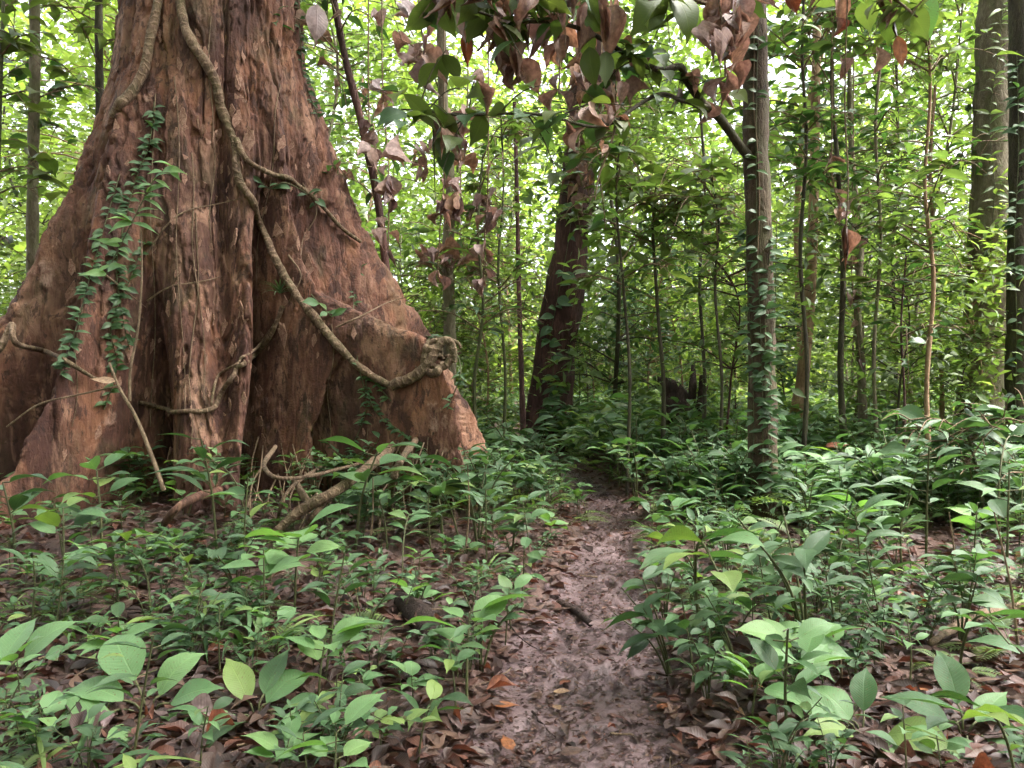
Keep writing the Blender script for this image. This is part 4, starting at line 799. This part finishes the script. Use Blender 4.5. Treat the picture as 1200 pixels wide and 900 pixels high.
def proto_rosette(seed, nl, L, pet=1.0):
    rs = random.Random(seed); parts = []; lv = []
    for k in range(nl):
        a = k * 2.4 + rs.uniform(-.3, .3); el = rs.uniform(.35, .9); st = L * rs.uniform(.25, .5); d = A([math.cos(a), math.sin(a), el]); d /= np.linalg.norm(d); e = d * st
        parts.append(tube(catmull(A([[0, 0, -.03], e * .5 + A([0, 0, .02]), e]), 5), .004, 5)); d2 = A([math.cos(a), math.sin(a), rs.uniform(-.05, .35)])
        lv.append((rs.randrange(4), mat4(frame(d2, (0, 0, 1), rs.gauss(0, .2)), e, L * rs.uniform(.75, 1.1))))
    return join(parts), lv
def proto_shrub(seed, H, ns, nl, L):
    rs = random.Random(seed); parts = []; lv = []
    for s in range(ns):
        a = rs.uniform(0, 6.28); r = rs.uniform(.1, .45) * H; e = A([math.cos(a) * r, math.sin(a) * r, H * rs.uniform(.6, 1)])
        P = catmull(A([[0, 0, -.04], e * A([.3, .3, .55]), e]), 10); parts.append(tube(P, np.linspace(.006, .0025, 10), 5))
        for k in range(nl):
            t = 1 - .55 * k / nl; i = min(9, int(t * 9)); a2 = k * 2.4 + rs.uniform(-.5, .5); d = A([math.cos(a2), math.sin(a2), rs.uniform(-.25, .4)])
            lv.append((rs.randrange(4), mat4(frame(d, (0, 0, 1), rs.gauss(0, .3)), P[i], L * rs.uniform(.6, 1.2))))
    return join(parts), lv
SPEC = {}   # name -> (protos, leaf kind, material, words)
def spec(k, kind, mat, words, protos):
    SPEC[k] = ([(make_mesh(k + '_stem', s[0], [s[1]], [M['stem']], s[2]), s, lv) for s, lv in protos], kind, mat, words)
spec('seedling', 'ellip', 'leaf_seed', 'whorled green seedling', [proto_upright(s, .24 + .05 * (s % 5), 7 + s % 4, .155) for s in range(6)])
spec('pale_seedling', 'broad', 'leaf_pale', 'pale broad-leaved seedling', [proto_upright(20 + s, .22 + .05 * (s % 4), 6 + s % 3, .18, .35) for s in range(5)])
spec('narrow_seedling', 'narrow', 'leaf_blue', 'bluish narrow-leaved seedling', [proto_upright(40 + s, .30 + .06 * (s % 4), 8 + s % 4, .185, .5) for s in range(5)])
spec('arching_plant', 'obov', 'leaf_seed', 'arching paired-leaf plant', [proto_arch(60 + s, .38 + .06 * (s % 3), 9 + s % 4, .15) for s in range(5)])
spec('rosette_plant', 'big', 'leaf_pale', 'large-leaved rosette plant', [proto_rosette(80 + s, 5 + s % 3, .24) for s in range(4)])
spec('low_shrub', 'ellip', 'leaf_blue', 'bushy glossy low shrub', [proto_shrub(100 + s, .42 + .06 * (s % 3), 4, 6, .145) for s in range(5)])
spec('heart_plant', 'heart', 'leaf_seed', 'heart-leaved ground plant', [proto_rosette(120 + s, 6, .13) for s in range(3)])
spec('fern', 'frond', 'leaf_mid', 'feathery green fern', [proto_rosette(140 + s, 6 + s % 3, .42) for s in range(3)])
spec('strap_plant', 'strap', 'leaf_seed', 'grassy strap-leaved plant', [proto_rosette(150 + s, 12, .34) for s in range(3)])
def zone(x, y):
    d = x - float(path_x(y)); e = abs(d) - float(path_w(y))
    if e < .32: return 'on the buttress-side path edge' if d < 0 else 'on the slender-tree path edge'
    if d < 0: return 'under the buttressed tree' if np.hypot(x - TC[0], y - TC[1]) < 4.1 else ('on the wide litter bank' if x < -.55 else 'between buttressed tree and path')
    if y < 5.2: return 'in litter before slender tree'
    return 'in thicket round slender tree' if x < 3.2 else 'in thicket before mossy tree'
SHORT = {'seedling': 'a whorled seedling', 'pale_seedling': 'a pale seedling', 'narrow_seedling': 'a narrow-leaved seedling', 'arching_plant': 'an arching plant', 'rosette_plant': 'a rosette plant', 'low_shrub': 'a low shrub', 'heart_plant': 'a heart-leaved plant', 'fern': 'a fern', 'strap_plant': 'a strap-leaved plant'}
ALLP = []
nplants = 0; rs_leaf = random.Random(90)
def plant(k, x, y, sc, rz, var=None, lab=None, mat=None, tilt=None):
    global nplants
    protos, kind, lm, words = SPEC[k]; v = nplants % len(protos) if var is None else var; me, s, lv = protos[v]; nplants += 1
    ALLP.append((k, x, y, sc))
    size = 'small' if sc < .9 else ('large' if sc > 1.2 else 'medium'); l = lab or f'{size} {words} {zone(x, y)}'
    e = empty(k, (x, y, gz(x, y)), rz, sc); tag(e, l, 'plant', None if lab else l); ALLP[-1] += (e, words, size, lab)
    if tilt: e.rotation_mode = 'ZYX'; e.rotation_euler = (tilt[0], tilt[1], rz)
    obj('stem', me, e)
    lf = 1.0 if lab else rs_leaf.uniform(.75, 1.3); S4 = np.diag([lf, lf, lf, 1.0])
    for q, m4 in lv:
        if lab or rs_leaf.random() > .14: obj('leaf', leaf_mesh(kind, q, mat or lm), e, m4 @ S4)      # some leaves are lost
    return e
# plants that can be told apart in the photograph
def hero(k, px_, py_, sc, rz, lab, var=0, mat=None, tilt=None):
    p = ground_at(px_, py_); plant(k, p[0], p[1], sc, rz, var, lab, mat, tilt)
def hero_d(k, px_, d, sc, rz, lab, var=0, mat=None, tilt=None):
    plant(k, (px_ - 600) / F * d, d, sc, rz, var, lab, mat, tilt)
hero_d('rosette_plant', 175, 3.12, 1.25, .3, 'large pale rosette plant with spotted leaves in the open litter bed', 2, None, (.5, 0))
hero_d('rosette_plant', 300, 3.1, 1.05, 1.4, 'bluish ribbed rosette plant beside the large pale rosette', 1, 'leaf_seed', (.4, 0))
hero_d('rosette_plant', -5, 3.45, 1.5, .9, 'rosette plant with one long pale leaf held high', 0, None, (.35, 0))
hero_d('pale_seedling', 372, 3.2, 1.15, 0, 'pale seedling with a top whorl beside the ribbed rosette plant', 1)
hero_d('heart_plant', 250, 5.4, 1.3, .4, 'plant with one broad heart-shaped leaf on a tall stalk', 0, 'leaf_seed')
hero_d('pale_seedling', 345, 4.4, 1.5, .4, 'tall pale seedling with broad layered leaves on the open bank', 2)
hero_d('pale_seedling', 310, 4.1, 1.2, 2.4, 'pale broad-leaved seedling beside the tall layered seedling', 3)
hero_d('seedling', 415, 5.9, 2.3, .4, 'tall thin seedling with flat leaf tiers before the arched root', 2)
hero_d('seedling', 535, 3.25, .9, 1.0, 'green seedling with rounded leaves leaning over the path litter', 3)
hero_d('arching_plant', 1120, 3.4, 1.3, 2.6, 'arching plant with paired oval leaves over the litter near the path bend', 0)
hero_d('rosette_plant', 1130, 3.1, 1.2, .6, 'rosette plant with broad veined bluish leaf by the arching plant', 3, 'leaf_seed', (.55, 0))
hero_d('rosette_plant', 1010, 3.05, 1.05, 2.6, 'rosette plant with long smooth leaves under the pale cluster', 1, 'leaf_seed', (.4, 0))
hero_d('pale_seedling', 880, 3.1, 1.0, .2, 'bright pale seedling cluster close to the path mud', 0)
hero_d('pale_seedling', 930, 3.25, 1.1, 1.2, 'bright pale seedling behind the pale cluster by the path mud', 4)
hero_d('low_shrub', 830, 3.3, .8, .9, 'small-leaved bluish shrub spilling onto the path mud', 1)
hero_d('low_shrub', 690 + 90, 4.5, .9, .3, 'glossy shrub leaning into the path where it narrows', 2)
hero_d('narrow_seedling', 1010, 5.0, 1.5, .3, 'tall narrow-leaved seedling rising above the open litter', 1)
hero_d('narrow_seedling', 570, 5.6, 1.35, .3, 'broad-crowned narrow-leaved seedling on the path bank by the rotten log', 2)
hero_d('low_shrub', 600, 5.9, 1.15, 1.3, 'dense leafy shrub overhanging the path bank by the rotten log', 3)
for q, (x_, d_, s_, k_, w_) in enumerate([(20, 5.3, 2.0, 'narrow_seedling', 'below the crooked grey liana'), (75, 5.0, 1.7, 'seedling', 'below the thin pale twig'), (120, 5.6, 2.0, 'seedling', 'beside the leaning pale stick'), (255, 5.5, 1.8, 'narrow_seedling', 'before the looped liana flute'),
        (285, 5.2, 1.5, 'seedling', 'before the rootlet tangle'), (455, 5.9, 1.7, 'narrow_seedling', 'before the arched root'), (520, 6.0, 1.9, 'seedling', 'at the path-side spur root'), (560, 6.3, 1.7, 'low_shrub', 'at the end of the path-side root'), (1085, 5.6, 1.9, 'narrow_seedling', 'beside the bare pale stem'), (1180, 5.2, 1.8, 'seedling', 'before the low broad-leaved sapling'), (950, 6.6, 1.7, 'narrow_seedling', 'beside the long pinkish palm sheath')]):
    hero_d(k_, x_, d_, s_, q * 1.3, f'tall {SPEC[k_][3]} {w_}', q % 5)
HEROES = [(u[1], u[2], .42 if u[0] == 'rosette_plant' else .14) for u in ALLP]
rs = random.Random(21); pts = []
def inside(x, y, m=.10):
    if abs(x - path_x(y)) < path_w(y) + m * .6 + .1 * (math.sin(y * 3) * .5 + .3): return False
    if np.hypot((x - TC[0]), y - TC[1]) < 4.3:
        th_ = math.atan2(y - TC[1], x - TC[0]); th_ = th_ if th_ < R(20) else th_ - 2 * math.pi
        if np.hypot(x - TC[0], y - TC[1]) < float(trunk_r(A([th_]), A([.3]))[0]) + .1: return False
    return True
def density(x, y):
    d = x - path_x(y)
    if 855 < 600 + x / y * F < 930 and 5.2 < y < 7.4: return .22
    if d < 0:                                            # barer litter patches on the tree side
        n_ = float(fbm(A([x * .9]), A([y * .9]), A([3.0]), 2)[0]); bare = math.exp(-((d + .75) / .45) ** 2) * (1 if y < 4.6 else .35)
        pxx = 600 + x / y * F; foot = .7 if 180 < pxx < 470 and y > 5.0 else 1.0
        return max(.18, .75 + 1.0 * n_) * (1 - .6 * bare) * foot
    n_ = float(fbm(A([x * .8]), A([y * .8]), A([7.0]), 2)[0])
    return max(.15, (.6 if y < 5 else 1.0) + .9 * n_)
tries = 0
while len(pts) < 274 and tries < 20000:
    tries += 1; y = 2.35 + 6.1 * rs.random() ** 1.05; x = rs.uniform(-.72, .72) * y
    if not inside(x, y) or rs.random() > density(x, y) or any((x - a) ** 2 + (y - b) ** 2 < c * c for a, b, c in HEROES): continue
    dm = .16 if y < 4 else .2
    if any((x - a) ** 2 + (y - b) ** 2 < dm * dm for a, b in pts): continue
    pts.append((x, y)); right = x > path_x(y)
    k = rs.choices(list(SPEC), [4.2, 3.2, 2.6, 1.6, .7, 2.4, 1.2, .8, .9] if not right else [3.6, 1.6, 4.2, 1.8, .4, 4.4, .6, 1.0, .9])[0]
    sc = rs.uniform(.7, 1.3) * (1.15 if right and y > 5 else 1.0)
    if y < 3: sc *= .85
    if rs.random() < .12: sc *= 1.35
    if rs.random() < .25: sc *= .65
    plant(k, x, y, sc, rs.uniform(0, 6.28), tilt=(rs.gauss(0, .12), rs.gauss(0, .12)))
for q, (k, x, y, sc, e, words, size, lab) in enumerate(ALLP):      # name each plant by what grows next to it
    if lab: continue
    o_ = sorted((u for r_, u in enumerate(ALLP) if r_ != q), key=lambda u: (u[1] - x) ** 2 + (u[2] - y) ** 2)[0]
    e['label'] = f'{size} {words} beside {SHORT[o_[0]].replace(" ", " " + o_[6] + " ", 1)} {zone(x, y)}'.replace('an medium', 'a medium').replace('an small', 'a small').replace('an large', 'a large'); e['group'] = f'{words} plants {zone(x, y)}'
# the remaining ground cover, too far and dense to count
V_ = []; Q_ = []; U_ = []; SV = []; o_ = 0; mats_ = ['leaf_seed', 'leaf_blue', 'leaf_pale', 'leaf_mid', 'stem']; MI = []
rs2 = np.random.RandomState(4); buck = {m: ([], [], [], []) for m in range(4)}; stems = []
keys = list(SPEC); cnt = 0; tries = 0
while cnt < 3600 and tries < 60000:
    tries += 1; y = 2.6 + 21 * rs2.rand() ** 1.35; x = rs2.uniform(-.75, .75) * y
    if not inside(x, y, .25) or rs2.rand() > density(x, y) * (1.0 if y > 7 else .42): continue
    if any((x - a) ** 2 + (y - b) ** 2 < c * c for a, b, c in HEROES if c > .3): continue
    k = rs.choices(keys, [4, 1, 5, 1.3, .3, 6, .4, .9, .9])[0]; protos, kind, lm, _ = SPEC[k]; me, s, lv = protos[rs2.randint(len(protos))]
    sc = rs2.uniform(.32, .72) if y < 7 else rs2.uniform(.7, 1.35) * (1.0 + .35 * (y > 9) + .25 * (x > path_x(y)))
    a = rs2.uniform(0, 6.28); Rz = A([[math.cos(a), -math.sin(a), 0], [math.sin(a), math.cos(a), 0], [0, 0, 1]]); p = A([x, y, gz(x, y)])
    bk = {'leaf_seed': 0, 'leaf_blue': 1, 'leaf_pale': 2, 'leaf_mid': 3}[lm]
    if y > 11 and rs2.rand() < .5: bk = 3
    for q, m4 in lv:
        g = LEAFLO[kind][q]; v = (g[0] @ m4[:3, :3].T + m4[:3, 3]) * sc @ Rz.T + p; b_ = buck[bk]
        b_[0].append(v); b_[1].append(g[1] + b_[3][-1] if b_[3] else g[1]); b_[2].append(g[2]); b_[3].append((b_[3][-1] if b_[3] else 0) + len(v))
    if y < 10: stems.append((s[0] * sc @ Rz.T + p, s[1], s[2]))
    cnt += 1
for bk in range(4):
    b_ = buck[bk]
    if b_[0]: V_.append(np.concatenate(b_[0])); q = np.concatenate(b_[1]); Q_.append(q + o_); U_.append(np.concatenate(b_[2])); MI.append(np.full(len(q), bk)); o_ += len(V_[-1])
sv, sq, su = join(stems); V_.append(sv); Q_.append(sq + o_); U_.append(su); MI.append(np.full(len(sq), 4))
tag(obj('ground_cover', make_mesh('ground_cover', np.concatenate(V_), [np.concatenate(Q_)], [M[m] for m in mats_], np.concatenate(U_), mi=np.concatenate(MI))), 'carpet of small green seedlings covering the forest floor', 'ground cover', kind='stuff')

# ------------------------------------------------------------------ thicket shrubs in the middle distance: things copied from prototypes
SHR = {}
def shrub_thing(x, y, sc, rz, q, lm, label, group):
    key = (q, lm)
    if key not in SHR:
        (sv, sq, su), lv = proto_shrub(300 + q, 1.0 + .25 * q, 8, 12, .20); Vs = []; Qs = []; Us = []; o = 0
        for v_, m4 in lv:
            g = LEAFLO['ellip' if q % 2 else 'narrow'][v_]; Vs.append(g[0] @ m4[:3, :3].T + m4[:3, 3]); Qs.append(g[1] + o); Us.append(g[2]); o += len(g[0])
        SHR[key] = (make_mesh('shrub_stem', sv, [sq], [M['stem']], su), make_mesh('shrub_foliage', np.concatenate(Vs), [np.concatenate(Qs)], [M[lm]], np.concatenate(Us)))
    e = empty('thicket_shrub', (x, y, gz(x, y)), rz, sc); tag(e, label, 'shrub', group); obj('stem', SHR[key][0], e); tag(obj('foliage', SHR[key][1], e), kind='stuff')
rs = random.Random(8); n_ = 0; tries = 0
while n_ < 78 and tries < 4000:
    tries += 1; y = 8.6 + 15 * rs.random(); x = rs.uniform(-.75, .75) * y
    if not inside(x, y, .5) or abs(x - path_x(y)) < .75 or np.hypot(x - TC[0], y - TC[1]) < 3.6: continue
    if (sight(x, y) and rs.random() < .85) or (x > .3 * y and y > 14 and rs.random() < .6): continue
    if y < 14 and x < -.05 * y and x > -3.3 and y < 9.5: continue
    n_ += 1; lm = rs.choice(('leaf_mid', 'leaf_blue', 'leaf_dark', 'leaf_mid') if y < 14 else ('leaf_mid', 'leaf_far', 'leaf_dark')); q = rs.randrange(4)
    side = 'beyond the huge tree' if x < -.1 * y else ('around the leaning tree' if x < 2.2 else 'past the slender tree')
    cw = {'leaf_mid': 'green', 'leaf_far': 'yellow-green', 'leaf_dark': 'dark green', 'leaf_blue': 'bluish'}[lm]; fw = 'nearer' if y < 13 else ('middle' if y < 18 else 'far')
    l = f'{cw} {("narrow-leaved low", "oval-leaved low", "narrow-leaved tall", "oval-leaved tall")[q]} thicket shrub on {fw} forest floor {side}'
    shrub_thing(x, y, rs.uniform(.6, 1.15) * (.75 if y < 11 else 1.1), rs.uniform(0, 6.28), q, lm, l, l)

# ================================================================== LEAF LITTER, TWIGS, LOG
def surf(x, y): return gz(x, y) + .022
rs = random.Random(33); pts = []; n_ = 0; tries = 0
while n_ < 300 and tries < 20000:
    tries += 1; y = 2.5 + 5.5 * rs.random() ** 1.5; x = rs.uniform(-.70, .70) * y; onp = abs(x - path_x(y)) < path_w(y) + .02
    if not onp and rs.random() < .35: continue
    if onp and rs.random() < .15: continue
    if not onp and not inside(x, y, 0): continue
    if any((x - a) ** 2 + (y - b) ** 2 < .0025 for a, b in pts): continue
    pts.append((x, y)); n_ += 1
    col = rs.choices(list(DEADC), [2.2, 3.2, 1, 3.2, .35] if onp else [4, 4, 1.0, 1.5, .7])[0]; kd = rs.choices(('flat', 'dead', 'crisp'), (8, 1, 0) if onp else (5, 4, 1))[0]
    a = rs.uniform(0, 6.28); tl = .07 if kd == 'flat' else .2
    d = A([math.cos(a), math.sin(a), rs.gauss(0, tl)]); up = A([rs.gauss(0, tl), rs.gauss(0, tl), 1 if rs.random() < .8 or kd != 'flat' else -1])
    s = rs.uniform(.045, .12) * (1.25 if rs.random() < .15 else 1)
    o = obj('fallen_leaf', leaf_mesh(kd, rs.randrange(4), 'dead_' + col), None, mat4(frame(d, up), A([x, y, surf(x, y) + (.004 if kd == 'flat' else .018)]), s))
    nr = SHORT[sorted(ALLP, key=lambda u: (u[1] - x) ** 2 + (u[2] - y) ** 2)[0][0]]
    where = ('on the muddy path before the branch stub' if y < 5.0 else 'on the muddy path beyond the branch stub') if onp else ('on the buttress-side litter under ' if x < path_x(y) else 'on the slender-tree-side litter under ') + nr
    l = f'{"large" if s > .10 else ("small" if s < .07 else "medium")} { {"flat": "flat", "dead": "curled", "crisp": "crumpled"}[kd]} {col} fallen leaf {where}'
    tag(o, l, 'leaf', l)
for q, (x_, y_, s_, col, kd, lab, rz) in enumerate([(570, 822, .16, 'russet', 'dead', 'large curled russet fallen leaf at the litter edge of the path', .2), (600, 895, .12, 'orange', 'flat', 'orange-yellow fallen leaf on the mud at the path foot', 1.9), (240, 885, .15, 'russet', 'crisp', 'bright rust-red fallen leaf under the large pale rosette', .8),
        (250, 858, .17, 'purplish grey', 'dead', 'long greyish brown fallen leaf tucked behind the large pale rosette', 2.9), (690, 742, .14, 'purplish grey', 'flat', 'pinkish flat fallen leaf beside the branch stub on the path', .1), (968, 572, .34, 'russet', 'flat', 'long pinkish red fallen palm sheath lying in the undergrowth', .3), (130, 450, .2, 'tan', 'flat', None, 0)]):
    if lab is None: continue
    p = ground_at(x_, y_); z = surf(p[0], p[1]) + .03 + (.45 if q == 5 else 0)
    tag(obj('fallen_leaf', leaf_mesh(kd, q % 4, 'dead_' + col), None, mat4(frame(A([math.cos(rz), math.sin(rz), .05]), A([0, -.25, 1])), A([p[0], p[1], z]), s_)), lab, 'leaf')
h = on_trunk(120, 450, .10)
tag(obj('caught_leaf', leaf_mesh('flat', 1, 'dead_tan'), None, mat4(frame(A([-1, 0, .1]), A([0, -.7, 1])), at(135, 447, 6.0), .2)), 'pale yellow dead leaf caught on the stick against the huge trunk', 'leaf')
# everything else that lies on the floor
rs = np.random.RandomState(66); N = 30000; y = 2.2 + 17 * rs.rand(N) ** 1.5; x = rs.uniform(-.78, .78, N) * y
e = np.abs(x - path_x(y)) - path_w(y); keep = (e > -.16 + .2 * rs.rand(N)) | (rs.rand(N) < .55); x, y = x[keep], y[keep]; N = len(x); onp = (np.abs(x - path_x(y)) < path_w(y))
z = ground_h(x, y) + .012 + .03 * rs.rand(N) * ~onp; an = rs.uniform(0, 6.28, N); tl = np.where(onp, .10, .22)
D = np.stack([np.cos(an), np.sin(an), rs.normal(0, 1, N) * tl], 1); up = np.stack([rs.normal(0, 1, N) * tl, rs.normal(0, 1, N) * tl, np.ones(N)], 1)
geos = [leaf_geo(1, .46, n=4, cols=2, fold=f, droop=d, ripple=.03, curl=c, seed=s) for s, (f, d, c) in enumerate([(.08, .2, 0), (.25, .6, .2), (.4, .4, .4), (.1, -.4, .15), (-.15, -.2, 0)])]
V, Qq, U = scatter(geos, frames(D, up, rs.normal(0, .2, N) * (1 - .7 * onp)), np.stack([x, y, z], 1), np.where(onp, rs.uniform(.02, .08, N), rs.uniform(.05, .15, N)), rs)
nf = 9000; yf = 2.3 + 9 * rs.rand(nf) ** 1.6; xf = path_x(yf) + rs.uniform(-1.05, 1.05, nf) * (path_w(yf) + .05); af = rs.uniform(0, 6.28, nf)
V2, Q2, U2 = scatter(geos, frames(np.stack([np.cos(af), np.sin(af), rs.normal(0, .18, nf)], 1), A([0, 0, 1]) + rs.normal(0, .2, (nf, 3)), rs.normal(0, .2, nf)), np.stack([xf, yf, ground_h(xf, yf) + .012 + .012 * rs.rand(nf)], 1), rs.uniform(.008, .034, nf), rs)
Qq = np.concatenate([Qq, Q2 + len(V)]); V = np.concatenate([V, V2]); U = np.concatenate([U, U2])
tag(obj('leaf_litter', make_mesh('leaf_litter', V, [Qq], [M['litter']], U)), 'brown and russet leaf litter strewn over the forest floor', 'leaf litter', kind='stuff')
# twigs
rs = random.Random(12); n_ = 0
while n_ < 90:
    y = 2.6 + 6 * rs.random() ** 1.3; x = rs.uniform(-.68, .68) * y; onp = abs(x - path_x(y)) < path_w(y)
    if not inside(x, y, -.6) and not onp: continue
    n_ += 1; a = rs.uniform(0, 6.28); l = rs.uniform(.10, .5) * (.6 if onp else 1.2); P = []
    for t in np.linspace(-.5, .5, 7): xx = x + math.cos(a) * l * t + rs.gauss(0, .006); yy = y + math.sin(a) * l * t + rs.gauss(0, .006); P.append([xx, yy, surf(xx, yy) + (.0 if onp else .03)])
    P = catmull(A(P), 14); o = P[7].copy(); r_ = rs.uniform(.002, .007); V, Qq, U = tube(P - o, np.linspace(r_, r_ * .5, 14), 5, .3, 20)
    ob = obj('twig', make_mesh('twig', V, [Qq], [M[rs.choice(('twig', 'deadwood'))]], U)); ob.location = o
    l = f'{"thick" if r_ > .0045 else "thin"} fallen twig ' + ('trodden into the muddy path' if onp else ('on the buttress-side litter near ' if x < path_x(y) else 'on the slender-tree-side litter near ') + SHORT[sorted(ALLP, key=lambda u: (u[1] - x) ** 2 + (u[2] - y) ** 2)[0][0]]); tag(ob, l, 'twig', l)
def log(name, lab, pts, radii, mat, cat, dz=0.0, bump=.45, k=12, ground=True):
    P = A([gpt(*p) if ground else at(*p) for p in pts]); P[:, 2] += dz; P = catmull(P, 40); o = P[0].copy(); V, Qq, U = tube(P - o, np.interp(np.linspace(0, 1, 40), np.linspace(0, 1, len(radii)), radii), k, bump, 9)
    ends = [np.arange(k)[::-1], np.arange(39 * k, 40 * k)]; me = make_mesh(name, V, [Qq, np.array([ends[0]]), np.array([ends[1]])], [M[mat]], U); ob = obj(name, me); ob.location = o; return tag(ob, lab, cat)
log('rotten_log', 'dark rotten log stub lying on the path bank', [(468, 712), (485, 728), (500, 745), (515, 760)], [.05, .075, .07, .05], 'deadwood', 'log', .05)
log('branch_stub', 'short smooth branch stub poking onto the path', [(655, 712), (675, 722), (692, 737)], [.03, .026, .02], 'deadwood', 'branch', .03, .2)
log('fallen_branch', 'long straight pale fallen branch at the foot of the buttressed tree', [(330, 632), (400, 632), (470, 630), (505, 630)], [.012, .012, .010, .008], 'twig', 'branch', .06, .15, 7)
log('fallen_branch', 'pale broken branch leaning under the arched root', [(362, 590, 6.2), (352, 575, 6.25), (345, 560, 6.3)], [.035, .03, .02], 'twig', 'branch', .0, .25, 10, False)
log('fallen_branch', 'weathered grey fallen branch across the litter before the slender tree', [(1090, 765), (1140, 735), (1200, 720)], [.02, .03, .035], 'twig', 'branch', .05, .4, 9)
for q, (x0, y0, x1, y1, d) in enumerate([(985, 845, 975, 740, 3.6), (1195, 760, 1165, 600, 3.9), (1118, 700, 1112, 600, 5.0), (430, 640, 437, 560, 5.8), (545, 640, 548, 545, 6.0)]):
    p0 = at(x0, y0, d); p0[2] = gz(p0[0], p0[1]) - .02; p1 = at(x1, y1, d); P = catmull(A([p0, (p0 + p1) / 2 + A([.02, 0, 0]), p1]), 16); V, Qq, U = tube(P - p0, np.linspace(.009, .004, 16), 6, .2, 10)
    ob = obj('bare_stem', make_mesh('bare_stem', V, [Qq], [M['twig']], U)); ob.location = p0; tag(ob, 'bare pale seedling stem sticking up without leaves', 'stem', 'bare pale stems')
